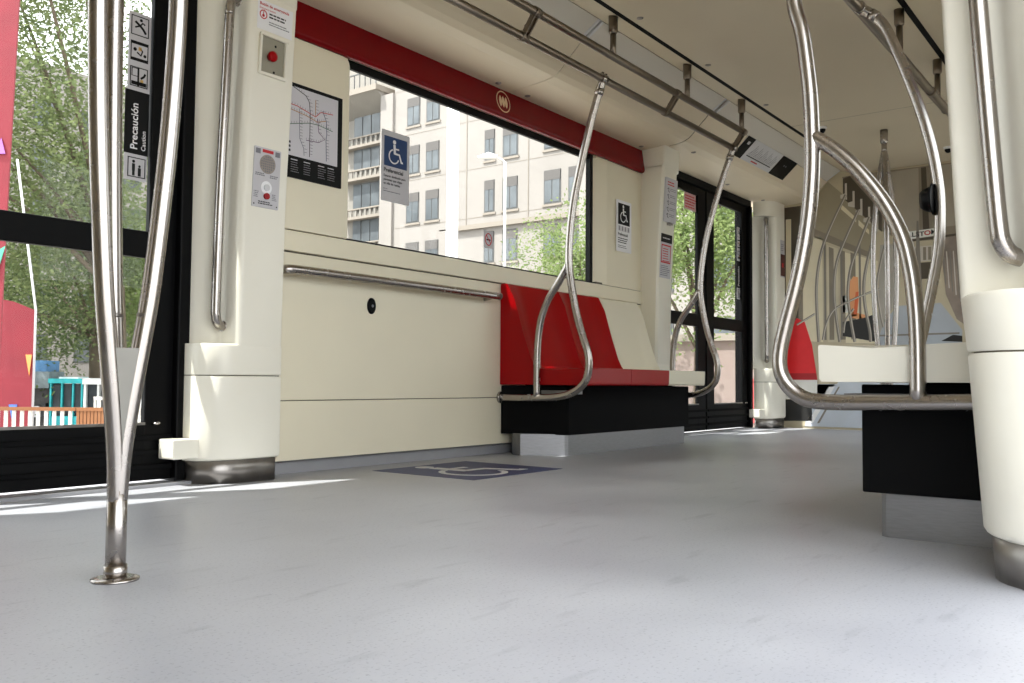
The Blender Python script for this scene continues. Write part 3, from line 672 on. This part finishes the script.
# notices on the far pillar
fr = tilt(5.655,2.886,1.69); t = thing('notice', (5.655,2.887,1.69), 'silver instruction plate with red heading high on the pillar past the bench', 'sign')
b = MB(); slab(b, fr, .175, .31, SILVER, .012, .006); bars(b, fr,-.06,.125,.12,2,.018,.008,SIGNRED,.013,13)
for k in range(5): b.stroke(fr,[(-.06,.075-.045*k),(-.04,.085-.045*k),(-.045,.06-.045*k),(-.03,.055-.045*k)],.006,.013,INK); bars(b, fr,-.02,.08-.045*k,.09,2,.012,.004,INKG,.013,20+k)
b.build('plate', t); MB().box((5.63,2.868,1.515),(5.67,2.90,1.53), FOOT).build('latch', t)
fr = tilt(5.635,2.9065,1.295); t = thing('notice', (5.635,2.907,1.295), 'black and white notice with red boxed text below the instruction plate', 'sign')
b = MB(); slab(b, fr, .165, .31, SILVER, .0015); b.rect(fr,-.0825,.095,.0825,.155,.0024,SIGNBLACK); b.rect(fr,-.07,-.05,.07,.08,.0024,SIGNRED); b.rect(fr,-.06,-.04,.06,.07,.003,SILVER)
bars(b, fr,-.05,.05,.1,6,.017,.007,SIGNRED,.0038,31); bars(b, fr,-.07,-.07,.14,6,.013,.005,INKG,.0024,32); bars(b, fr,-.06,.125,.12,1,.02,.008,SILVER,.0034,33); b.build('plate', t)
# plate on the far end pillar
fr = wallframe(7.985,2.929,1.55); t = thing('notice', (7.985,2.93,1.55), 'small dark plate on the far pillar beside the end wall', 'sign')
b = MB(); slab(b, fr, .10, .34, SILVER, .002); b.rect(fr,-.05,-.16,.05,.04,.003,mat('dark_red_plate',(78,40,36),.5)); b.rect(fr,-.02,-.08,.02,-.04,.0038,SIGNRED); bars(b, fr,-.04,.13,.08,4,.018,.006,INKG,.003,41); b.build('plate', t)

# route strip on the cove by the far doors
p0 = Vector((0,2.62,2.175)); sl = Vector((0,-.065,.061)).normalized(); nn = Vector((0,-.061,-.065)).normalized()
fr = frame(Vector((6.78,2.612,2.183))+nn*.002, (1,0,0), sl, nn); t = thing('line_diagram', (6.78,2.612,2.183), 'white and black line diagram strip on the left cove before the end wall', 'sign')
b = MB(); b.rect(fr,-.52,-.09,.52,.09,.003,PANELGREY,.003); b.rect(fr,-.52,-.09,-.38,.09,.0042,SIGNBLACK); b.rect(fr,.20,-.09,.52,.09,.0042,SIGNBLACK)
b.stroke(fr,[(-.33,-.045),(.15,-.045)],.008,.0042,INK)
for k in range(20): b.stroke(fr,[(-.32+.024*k,-.035),(-.295+.024*k,-.035+.035+.02*((k*7)%4))],.004,.0042,INKG)
b.rect(fr,-.46,.03,-.42,.055,.0052,SILVER); b.rect(fr,-.2,-.075,-.08,-.065,.0042,SIGNRED); b.disc(fr,.34,.02,.008,.0052,INKG,8); b.disc(fr,.38,.02,.008,.0052,INKG,8)
b.build('plate', t)

# door stickers
def door_sticker(x, z, label):
    fr = wallframe(x, 3.1445, z); t = thing('warning_sticker', (x,3.1445,z), label, 'sticker'); b = MB()
    b.rect(fr,-.045,.02,.045,.32,.0012,SILVER); b.rect(fr,-.052,-.222,.045,.02,.0012,SIGNBLACK); b.rect(fr,-.05,-.322,.042,-.222,.0012,SILVER)
    for cy in (.270,.172,.074,-.272):
        b.stroke(fr,[(-.034,cy-.036),(.034,cy-.036),(.034,cy+.036),(-.034,cy+.036)],.005,.002,SIGNBLACK,True)
    b.stroke(fr,[(-.02,.285),(0,.272),(.012,.262),(.024,.246)],.009,.002,SIGNBLACK); b.stroke(fr,[(-.02,.262),(0,.272),(.01,.285),(.02,.28)],.006,.002,SIGNBLACK); b.disc(fr,.004,.294,.006,.002,SIGNBLACK,10)
    b.rect(fr,-.034,.198,.034,.208,.002,SIGNBLACK); b.rect(fr,-.034,.136,.034,.146,.002,SIGNBLACK); b.disc(fr,-.018,.178,.007,.002,SIGNBLACK,10); b.stroke(fr,[(-.01,.168),(.006,.158),(.012,.176),(.002,.186)],.006,.002,SIGNBLACK); b.disc(fr,.022,.160,.006,.002,SIGNBLACK,10); b.rect(fr,-.004,.176,.008,.190,.002,YEL)
    b.stroke(fr,[(-.028,.076),(-.004,.076),(-.004,.106),(-.028,.106)],.004,.002,SIGNBLACK,True); b.rect(fr,-.006,.040,.001,.108,.002,SIGNBLACK); b.rect(fr,-.03,.042,.03,.056,.002,SIGNBLACK); b.stroke(fr,[(.008,.07),(.02,.08),(.026,.092)],.008,.002,SIGNBLACK); b.rect(fr,.006,.056,.018,.066,.0026,YEL)
    b.disc(fr,-.012,-.250,.006,.002,SIGNBLACK,10); b.rect(fr,-.018,-.285,-.006,-.258,.002,SIGNBLACK); b.rect(fr,-.017,-.304,-.007,-.285,.002,SIGNBLACK); b.rect(fr,.006,-.304,.018,-.272,.002,SIGNBLACK); b.disc(fr,.012,-.266,.005,.002,SIGNBLACK,10)
    b.build('plate', t)
    lettering('Precaución', fr,-.012,-.205,.040,WHITE,t,.0022,.0006,rot=math.pi/2); lettering('Caution', fr,.026,-.205,.024,WHITE,t,.0022,.0002,rot=math.pi/2)
door_sticker(1.797,1.47,'vertical Precaución warning sticker on the glass of the near left door')
door_sticker(7.50,1.47,'vertical warning sticker on the glass of the far left door')
fr = wallframe(6.53,3.1445,1.87); t = thing('glass_notice', (6.53,3.1445,1.87), 'small pink printed notice in the top corner of the far door glass', 'sticker')
b = MB(); b.rect(fr,-.12,-.08,.12,.06,.0012,mat('notice_pink',(205,170,172),.5)); bars(b, fr,-.10,.03,.2,5,.022,.010,SIGNRED,.002,51); b.build('plate', t)
fr = wallframe(3.878,3.104,1.198); t = thing('no_smoking_sticker', (3.878,3.104,1.198), 'small grey no-smoking sticker at the lower edge of the window', 'sticker')
b = MB(); slab(b, fr, .086, .10, SILVER, .0012, .006)
b.stroke(fr,[(.028*math.cos(a),.033*math.sin(a)) for a in [2*math.pi*k/24 for k in range(24)]],.006,.002,SIGNRED,True); b.rect(fr,-.018,-.006,.018,.002,.002,SIGNBLACK); b.stroke(fr,[(-.02,.022),(.02,-.022)],.005,.0024,SIGNRED); b.build('plate', t)

# wheelchair marking on the floor
fr = frame((3.117,2.606,.0), (0,1,0), (-1,0,0), (0,0,1)); fr = frame((3.13,2.604,0), (1,0,0), (0,1,0), (0,0,1))
t = thing('floor_sticker', (3.13,2.604,0), 'dark blue square wheelchair marking stuck on the grey floor', 'floor marking')
b = MB(); slab(b, fr, .645, .585, NAVY, .0012); fr2 = fr
b2 = MB(); wheelchair(b2, fr2, -.02,.01,.52, mat('marking_white',(196,196,198),.5,var=.06,vscale=30), .0022); b.build('plate', t); b2.build('wheelchair_symbol', t)

# small fittings on the ceiling and cove
def screws(pts, labels, group):
    first = None
    for (x, y, z), label in zip(pts, labels):
        if first is None:
            b = MB(); b.tube([(x,y,z+.004),(x,y,z-.003),(x,y,z-.007)], [.018,.017,.006], FOOT, 14)
            first = tag(b.build('screw_cap'), label, 'screw', group); base = Vector((x,y,z))
        else:
            c = first.copy(); COL.objects.link(c); c.location = Vector((x,y,z))-base; c['label'] = label
screws([(3.987,2.203,2.28),(4.822,2.209,2.28),(5.749,2.215,2.28)],
       ['small screw cap beside the black ceiling slot, closest to the top of the frame', 'small screw cap beside the black ceiling slot, the middle one of three', 'small screw cap beside the black ceiling slot, past the end of the double rail'], 'screw caps beside the ceiling slot')
screws([(3.825,3.0,2.054),(4.10,3.0,2.054),(5.45,3.0,2.054),(5.74,3.0,2.054),(5.86,2.80,2.068),(6.92,3.0,2.054),(7.70,3.0,2.054)],
       ['small screw cap on the cove just left of the round emblem', 'small screw cap on the cove just right of the round emblem', 'small screw cap above the right end of the red header panel', 'small screw cap on the cove above the pillar with notices',
        'small screw cap on the cove right of the dark joint line', 'small screw cap on the cove above the middle of the far doors', 'small screw cap on the cove above the far grab bar pillar'], 'screw caps on the cove panels')
def dome(x, y, label):
    t = thing('ceiling_dome', (x,y,2.28), label, 'sensor')
    MB().tube([(x,y,2.285),(x,y,2.27),(x,y,2.262)], [.035,.034,.028], WHITE, 18).build('base', t)
    MB().tube([(x,y,2.265),(x,y,2.25),(x,y,2.238),(x,y,2.232)], [.026,.025,.016,.004], BLACK, 18).build('lens', t)
dome(6.488,2.079,'small white dome on the ceiling near the large looped pole'); dome(7.613,1.454,'small white dome on the ceiling close to the right pillar')

# ------------------------------------------------------------------ outside
G = -1.7
PLAZA = mat('plaza_paving', (150,146,140), .85, var=.06, vscale=.6)
o = MB().box((-60,-60,G-.1),(90,110,G), PLAZA).build('ground'); tag(o, 'pale paved plaza outside the car', 'ground', kind='structure')

FAC = mat('facade_stone', (150,144,139), .8, var=.05, vscale=.35); FACS = mat('facade_sill', (146,137,127), .8); FACG = mat('facade_grey', (140,135,128), .8, var=.08, vscale=.5)
SHUT = mat('roller_shutter', (96,92,90), .7); PANE = mat('far_pane', (98,103,107), .15, var=.25, vscale=.8); PANEW = mat('far_frame', (88,88,88), .5)
FJ = mat('facade_joint', (140,132,123), .9)
def facade():
    X = 44.2; t = thing('apartment_building', (X+5,42,G), 'cream stone apartment building across the street, seen through the side window', 'building')
    b = MB(); b.box((X,27.0,G),(X+14,43.9,30), FAC); b.box((X,38.2,10.42),(X+.001,39.6,10.5), FACS)
    b.box((X-.25,27.0,10.25),(X,38.2,10.55), FACS)
    for z in (8.0+1.05*k for k in range(0)): pass
    for z in (7.2,11.0,14.2,17.4,20.6): b.box((X-.012,27.0,z),(X,43.9,z+.04), FJ)
    for y in (32.2,37.2,): b.box((X-.03,y,10.6),(X,y+.07,30), FJ)
    b.build('facade', t)
    b = MB(); b.box((X+1.2,43.9,G),(X+14,60,30), FACG); b.box((X-.2,43.9,G),(X+1.3,45.1,20.6), FAC)
    b.build('side_wing', t)
    for y0, y1 in ((28.05,29.25),(29.8,31.05),(33.05,34.25),(34.9,35.73),(39.65,40.85),(41.45,42.65)):
        for z0, z1 in ((18.0,19.95),(14.62,16.6),(11.25,13.32),(8.0,10.0),(4.7,6.7),(21.3,23.2)):
            if z1 > 20 and y0 < 39: continue
            if 10.1 > z1 > 9.9 and y0 > 38: z0, z1 = 7.9, 9.9
            w = MB(); w.box((X-.08,y0-.1,z0-.16),(X+.02,y1+.1,z0-.02), FACS); w.box((X-.03,y0,z0),(X+.04,y1,z1), PANEW); o = w.build('window', t)
            MB().box((X-.05,y0+.09,z0+.09),(X-.028,(y0+y1)/2-.04,z1-.5), PANE).box((X-.05,(y0+y1)/2+.04,z0+.09),(X-.028,y1-.09,z1-.5), PANE).build('pane', o)
            MB().box((X-.065,y0+.03,z1-.62),(X-.028,y1-.03,z1-.02), SHUT).build('shutter', o)
    for z0 in (4.9,7.7,10.46,12.99,15.87,18.3):
        w = MB(); w.box((X+1.1,45.4,z0),(X+1.25,49.2,z0+2.0), PANEW); o = w.build('window', t)
        q = MB()
        for k in range(4): q.box((X+1.05,45.5+.93*k,z0+.1),(X+1.11,46.32+.93*k,z0+1.9), PANE)
        q.build('pane', o)
        r = MB(); r.box((X+.55,45.2,z0-.75),(X+1.25,50,z0-.55), FACS)
        for k in range(9): r.box((X+.6,45.3+.5*k,z0-.55),(X+.7,45.5+.5*k,z0-.02), FACG)
        r.box((X+.55,45.2,z0-.06),(X+.75,50,z0+.04), FACS); r.build('balustrade', t)
    b = MB(); b.box((X-.9,44.9,20.9),(X+1.3,52,21.3), FACS); b.prism([(X+1.2,20.9),(X-.8,20.9),(X+1.2,19.9)], 'y', 45.0, 52, FACG)
    for k in range(12): b.box((X-.8,45+.55*k,21.3),(X-.74,45.05+.55*k,22.3), PANEW)
    b.box((X-.82,44.9,22.3),(X-.74,52,22.38), PANEW); b.build('balcony', t)
facade()
def block(name, x0, y0, x1, y1, h, m, label, face, nz, ny):
    t = thing(name, ((x0+x1)/2,(y0+y1)/2,G), label, 'building')
    MB().box((x0,y0,G),(x1,y1,h), m).build('wall', t)
    for i in range(ny):
        for k in range(nz):
            z = G+3.2+3.2*k
            if face == 'x':
                y = y0+(y1-y0)*(i+.5)/ny; o = MB().box((x0-.06,y-.7,z),(x0+.05,y+.7,z+1.9), PANEW).build('window', t); MB().box((x0-.08,y-.6,z+.1),(x0-.05,y+.6,z+1.8), PANE).build('pane', o)
            else:
                x = x0+(x1-x0)*(i+.5)/ny; o = MB().box((x-.7,y0-.06,z),(x+.7,y0+.05,z+1.9), PANEW).build('window', t); MB().box((x-.6,y0-.08,z+.1),(x+.6,y0-.05,z+1.8), PANE).build('pane', o)
PINK = mat('pinkish_render', (140,124,118), .85, var=.06, vscale=.8)
block('street_building', 38, 6, 48, 24.5, 16, FAC, 'pale building beyond the tree outside the far left doors', 'x', 4, 6)
block('street_building', 14, 62, 40, 70, 22, FAC, 'tall pale building far behind the big tree outside the near left doors', 'y', 6, 8)

# low wall with posters outside the far doors
t = thing('street_wall', (26.5,11,G), 'pinkish street wall with a ledge, seen through the lower panes of the far doors', 'wall')
b = MB(); b.box((26.4,4,G),(26.8,16,1.9), PINK); b.build('wall', t); MB().box((26.25,4,1.75),(26.9,16,1.98), FACS).build('coping', t)
b = MB()
for y, m in ((10.1,mat('bill_red',(170,60,62),.6)),(9.3,SILVER),(8.6,PANELGREY)): b.box((26.36,y,.1-.9),(26.4,y+.7,.55), m)
b.build('bill', t)
t = thing('utility_box', (22.6,8.35,G), 'pale grey utility box standing in front of the pinkish street wall', 'utility box')
MB().box((22.3,7.9,G),(22.9,8.9,.35), PANELGREY).build('cabinet', t, bevel=.02); MB().box((22.27,7.95,G+.1),(22.3,8.38,.3), SILVER).box((22.27,8.42,G+.1),(22.3,8.85,.3), SILVER).build('door_panel', t)

# poles
t = thing('mast', (15,13.05,G), 'thick white mast outside the side window', 'mast')
MB().tube([(15,13.05,G),(15,13.05,11)], .135, mat('white_paint',(238,240,242),.4), 20).build('shaft', t); MB().tube([(15,13.05,G),(15,13.05,G+.3)], [.3,.2], SILVER, 20).build('base', t)
t = thing('street_lamp', (33,25.43,G), 'thin white street lamp with arm in front of the cream building', 'street lamp')
LP = mat('lamp_paint',(232,230,226),.4)
MB().tube([(33,25.43,G),(33,25.43,10.8)], [.09,.055], LP, 12).build('post', t)
MB().tube(spline([(33,25.43,10.6),(32.95,25.5,10.85),(32.75,25.75,11.0),(32.6,25.95,11.02)],3), .045, LP, 10).build('arm', t)
b = MB(); b.tube([(32.75,25.7,11.02),(32.5,26.05,11.08),(32.2,26.45,11.0)], [.09,.17,.06], LP, 12); b.build('lamp_head', t)

# red banners
BAN = mat('banner_red', (134,34,48), .6, var=.10, vscale=2.2); BANG = mat('banner_triangle_green',(90,180,150),.6); BANO = mat('banner_triangle_orange',(235,160,90),.6); BANB = mat('banner_triangle_blue',(80,120,200),.6); BANV = mat('banner_triangle_violet',(170,110,190),.6)
def banner(pts, th, label, tris, mastpts):
    t = thing('banner', (pts[0][0], pts[0][1], G), label, 'banner')
    b = MB(); n = Vector((-.6,-.8,0)); P = [Vector(p) for p in pts]
    b.loft([[tuple(p) for p in P], [tuple(p-n*th) for p in P]], BAN); b.build('panel', t)
    for q, m in tris:
        e = MB(); Q = [Vector(p)+n*.03 for p in q]; e.loft([[tuple(p) for p in Q], [tuple(p-n*.035) for p in Q]], m); e.build('triangle', t)
    MB().tube(mastpts, .022, SILVER, 10).build('mast', t)
def L2(a, b, u, z): return (a[0]+(b[0]-a[0])*u, a[1]+(b[1]-a[1])*u, z)
a, c = (5.55,15.45,0), (6.27,14.55,0)
banner([L2(a,c,0,8.5),L2(a,c,1.06,8.5),L2(a,c,1.0,6.0),L2(a,c,.93,2.6),L2(a,c,.88,G+.4),L2(a,c,0,G+.4)], .08, 'tall red banner at the very left edge outside the near doors',
       [([L2(a,c,.78,3.9),L2(a,c,.90,3.9),L2(a,c,.84,4.15)], BANV), ([L2(a,c,.80,2.35),L2(a,c,.94,2.45),L2(a,c,.84,2.0)], BANG)], [L2(a,c,.02,G),L2(a,c,.02,8.6)])
a, c = (7.45,18.15,0), (8.03,17.5,0)
banner([L2(a,c,0,1.95),L2(a,c,.55,1.86),L2(a,c,1.0,1.70),L2(a,c,1.02,G+.5),L2(a,c,0,G+.5)], .08, 'shorter red banner with coloured triangles behind the barrier',
       [([L2(a,c,.84,.85),L2(a,c,.97,.85),L2(a,c,.93,.45)], BANO), ([L2(a,c,.52,-.10),L2(a,c,.70,-.10),L2(a,c,.61,-.42)], BANB)], [L2(a,c,1.02,G),L2(a,c,1.02,1.7),(7.75,17.8,4.6)])

# teal kiosk, dark stall, barriers
TEAL = mat('teal_paint', (40,170,178), .5); KW = mat('kiosk_glass', (46,54,60), .6, var=.3, vscale=3)
t = thing('kiosk', (16.1,31.8,G), 'turquoise glazed kiosk behind the barrier outside the near doors', 'kiosk')
ud = Vector((.603,-.798,0)); fd = Vector((.798,.603,0)); K0 = Vector((15.55,32.55,0))
KF = frame(K0+Vector((0,0,G)), ud, (0,0,1), -fd)
def kbox(b, x0, x1, z0, z1, d0, d1, m): b.loft([[KF(x, z, d) for x, z in ((x0,z0),(x1,z0),(x1,z1),(x0,z1))] for d in (d0, d1)], m)
b = MB(); kbox(b,0,1.18,.0,.75,-1.2,0,TEAL); kbox(b,0,1.15,.75,1.9,-1.2,-.15,KW); b.build('body', t)
b = MB(); kbox(b,-.05,1.2,1.93,2.1,-1.3,.06,TEAL); b.build('roof', t); b = MB(); kbox(b,.2,.9,2.1,2.16,-1.0,-.2,WHITE); b.build('roof_box', t)
for x in (0,.4,.8,1.12): b = MB(); kbox(b,x,x+.06,.0,1.93,-.12,.02,TEAL); b.build('post', t)
for x in (.08,.48,.86): b = MB(); kbox(b,x,x+.26,.85,1.88,-.14,-.06,KW); b.build('pane', t)
t = thing('kiosk', (16.7,31.0,G), 'white glazed kiosk joined to the right of the turquoise one', 'kiosk')
b = MB(); kbox(b,1.22,2.8,.0,.75,-1.2,0,WHITE); kbox(b,1.22,2.8,.75,1.9,-1.2,-.15,KW); b.build('body', t); b = MB(); kbox(b,1.21,2.9,1.90,2.12,-1.3,.12,WHITE); b.build('roof', t)
for x in (1.22,1.7,2.2,2.7): b = MB(); kbox(b,x,x+.08,.0,1.9,-.12,.02,WHITE); b.build('post', t)
t = thing('market_stall', (14.6,33.2,G), 'dark street stall with a signboard left of the turquoise kiosk', 'stall')
b = MB(); kbox(b,-1.5,-.15,0,1.75,-1.2,-.4,mat('stall_dark',(62,58,58),.7,var=.5,vscale=4)); b.build('body', t)
b = MB(); kbox(b,-1.8,-.1,1.75,2.35,-1.2,-.1,mat('stall_sign',(120,130,136),.6,var=.25,vscale=3)); b.build('signboard', t)
b = MB(); kbox(b,-1.6,-.3,2.35,2.75,-1.2,-.3,mat('stall_tarp',(90,140,190),.6,var=.2,vscale=2)); b.build('tarpaulin', t)
b = MB()
for k in range(6): kbox(b,-1.65+.25*k,-1.5+.25*k,.7,1.0+.1*(k%3),-.42,-.2,[SIGNRED,SILVER,INK][k%3])
b.build('goods', t)
FW = mat('barrier_white',(225,222,216),.6); FO = mat('barrier_orange',(150,100,64),.6)
BF = frame((7.0,16.5,G), ud, (0,0,1), -fd)
def bbox(b, x0, x1, z0, z1, d0, d1, m): b.loft([[BF(x, z, d) for x, z in ((x0,z0),(x1,z0),(x1,z1),(x0,z1))] for d in (d0, d1)], m)
def barrier(x0, x1, mr, mb, step, wb, label, off):
    t = thing('barrier', BF((x0+x1)/2,0,off), label, 'barrier')
    b = MB(); hh = 1.60 if off == 0 else 1.74
    b = MB(); bbox(b,x0,x1,hh-.06,hh,off-.03,off+.03,mr); bbox(b,x0,x1,.15,.22,off-.03,off+.03,mr); b.build('rails', t)
    b = MB(); x = x0
    while x < x1: bbox(b,x,min(x1,x+wb),0,hh-.03,off-.02,off+.02,mb); x += step
    b.build('bars', t)
barrier(-.3,1.36,FO,FW,.14,.05,'orange-railed barrier with white bars outside the near doors',0)
barrier(1.38,2.4,FO,FO,.062,.048,'close-boarded orange barrier below the turquoise kiosk',0)
barrier(.55,2.4,FW,FW,.10,.03,'white crowd barrier behind the orange one',-2.4)
b = MB(); bbox(b,1.52,1.86,1.52,1.82,-2.36,-2.32,WHITE); tag(b.build('notice_board'), 'blank white board hung on the white barrier', 'board')

# trees
BARK = mat('bark', (96,84,70), .9, var=.2, vscale=6)
LEAFS = [leaf_mat('leaf_green',(116,127,88)), leaf_mat('leaf_dark',(98,111,78)), leaf_mat('leaf_fresh',(136,152,100))]
def tree(loc, trunk_h, blobs, n, size, lm, label, r=.22, sd=1):
    rg = random.Random(sd); t = thing('tree', (loc[0],loc[1],G), label, 'tree', 'trees outside the car')
    L = Vector((loc[0],loc[1],G)); b = MB()
    top = L+Vector((0,0,trunk_h)); b.tube(spline([L, L+Vector((.1,.05,trunk_h*.5)), top],4), [r*(1-.045*k) for k in range(9)], BARK, 10)
    b.build('trunk', t); b = MB()
    for (c, R) in blobs:
        C = Vector(c)
        for k in range(4):
            e = C+Vector((rg.uniform(-1,1)*R[0],rg.uniform(-1,1)*R[1],rg.uniform(-.6,1)*R[2]))*.75; m = (top+e)/2+Vector((0,0,.3))
            b.tube(spline([top-Vector((0,0,.3)), m, e],3), [r*.35*(1-.14*i) for i in range(7)], BARK, 6)
    b.build('branches', t); b = MB(); tot = sum(R[0]*R[1]*R[2] for _, R in blobs); vs = []; fs = []
    for (c, R) in blobs:
        C = Vector(c); cnt = int(n*R[0]*R[1]*R[2]/tot)
        cl = [Vector((rg.gauss(0,.48)*R[0], rg.gauss(0,.48)*R[1], rg.gauss(0,.48)*R[2])) for _ in range(max(6, cnt//40))]
        for i in range(cnt):
            q = rg.choice(cl); p = C+q+Vector((rg.gauss(0,.13)*R[0], rg.gauss(0,.13)*R[1], rg.gauss(0,.13)*R[2]))
            u = Vector((rg.uniform(-1,1),rg.uniform(-1,1),rg.uniform(-.6,.6))).normalized(); w = u.orthogonal().normalized()*rg.uniform(.35,.6)
            w.rotate(Matrix.Rotation(rg.uniform(0,6.28), 3, u)); s = size*rg.uniform(.6,1.3); k = len(vs)
            vs += [p-u*s*.5, p+w*s*.5+u*s*.05, p+u*s*.5, p-w*s*.5+u*s*.05]; fs.append((k,k+1,k+2,k+3))
    me = bpy.data.meshes.new('crown'); me.from_pydata([tuple(v) for v in vs], [], fs); me.materials.append(lm); o = bpy.data.objects.new('crown', me); COL.objects.link(o); child(o, t)
tree((14.6,26.4),5.0, [((12.5,26.5,7.5),(3.6,3.6,4.2)),((14.5,29.5,5.5),(3.4,3.4,3.2)),((11.5,27.5,12.5),(4,4,3.5))], 34000, .16, LEAFS[0], 'big leafy tree filling the upper glass of the near left door', .3, 3)
tree((17.6,33.5),4.0, [((17.2,32.5,5.2),(3.2,3.2,3.0)),((15.5,37.0,3.6),(4.4,3.0,3.2)),((18.5,35.0,2.4),(3.2,2.0,2.0)),((19.6,31.0,3.4),(2.0,2.0,2.4))], 26000, .17, LEAFS[1], 'darker tree behind the kiosk outside the near left door', .25, 4)
tree((9.6,31.2),4.0, [((9.6,29.0,6.5),(3.2,3.2,3.6)),((13.0,34.5,3.4),(3.0,3.0,2.6))], 18000, .18, LEAFS[0], 'leafy tree behind the red banners at the left edge', .25, 5)
tree((16.4,27.6),2.2, [((16.4,27.4,2.6),(1.5,1.5,2.0)),((16.0,27.2,4.2),(1.3,1.3,1.6))], 9000, .14, LEAFS[2], 'bright green young tree right of the turquoise kiosk', .12, 6)
tree((23.3,15.0),3.6, [((23.3,15.2,3.6),(1.7,1.7,1.9)),((23.8,14.2,4.8),(1.1,1.1,1.1))], 13000, .115, LEAFS[2], 'light green tree at the lower right corner of the side window', .14, 7)
tree((21.0,9.9),3.2, [((20.2,10.2,4.4),(2.0,1.5,2.0)),((20.9,9.0,4.2),(1.8,1.4,2.4)),((21.8,10.0,6.3),(1.8,2.2,1.5))], 26000, .115, LEAFS[2], 'bushy light green tree outside the far left doors', .16, 8)

# ------------------------------------------------------------------ light
sd = bpy.data.lights.new('sun', 'SUN'); sd.energy = 11.0; sd.angle = math.radians(.55); sd.color = (1,.98,.94)
so = bpy.data.objects.new('sun', sd); COL.objects.link(so)
so.rotation_euler = Vector((.50,-.27,-1)).to_track_quat('-Z','Y').to_euler()
W = bpy.data.worlds.new('sky'); S.world = W; W.use_nodes = True
bg = W.node_tree.nodes['Background']; bg.inputs[0].default_value = (.93,.965,1,1); bg.inputs[1].default_value = 4.2

# ------------------------------------------------------------------ camera
cam = bpy.data.cameras.new('camera'); co = bpy.data.objects.new('camera', cam); COL.objects.link(co); S.camera = co
Fpx, YAW, PIT, ROL = 890.08, .647324, .0454827, .0076683
cam.sensor_width = 36; cam.lens = Fpx/1024*36; cam.sensor_fit = 'HORIZONTAL'; cam.clip_start = .02; cam.clip_end = 400
cy, sy, cp, sp = math.cos(YAW), math.sin(YAW), math.cos(PIT), math.sin(PIT)
fw = Vector((cy*cp, sy*cp, sp)); r0 = Vector((sy,-cy,0)); u0 = r0.cross(fw)
rt = math.cos(ROL)*r0+math.sin(ROL)*u0; up = -math.sin(ROL)*r0+math.cos(ROL)*u0
co.matrix_world = Matrix(((rt.x,up.x,-fw.x,0),(rt.y,up.y,-fw.y,0),(rt.z,up.z,-fw.z,.40),(0,0,0,1)))

S.view_settings.view_transform = 'Standard'; S.view_settings.look = 'None'; S.view_settings.gamma = 1
S.view_settings.exposure = 0.15; S.view_settings.use_curve_mapping = False
S.cycles.use_denoising = True; S.cycles.max_bounces = 12; S.cycles.diffuse_bounces = 6; S.cycles.transparent_max_bounces = 16
S.cycles.caustics_reflective = False; S.cycles.caustics_refractive = False; S.cycles.sample_clamp_indirect = 8
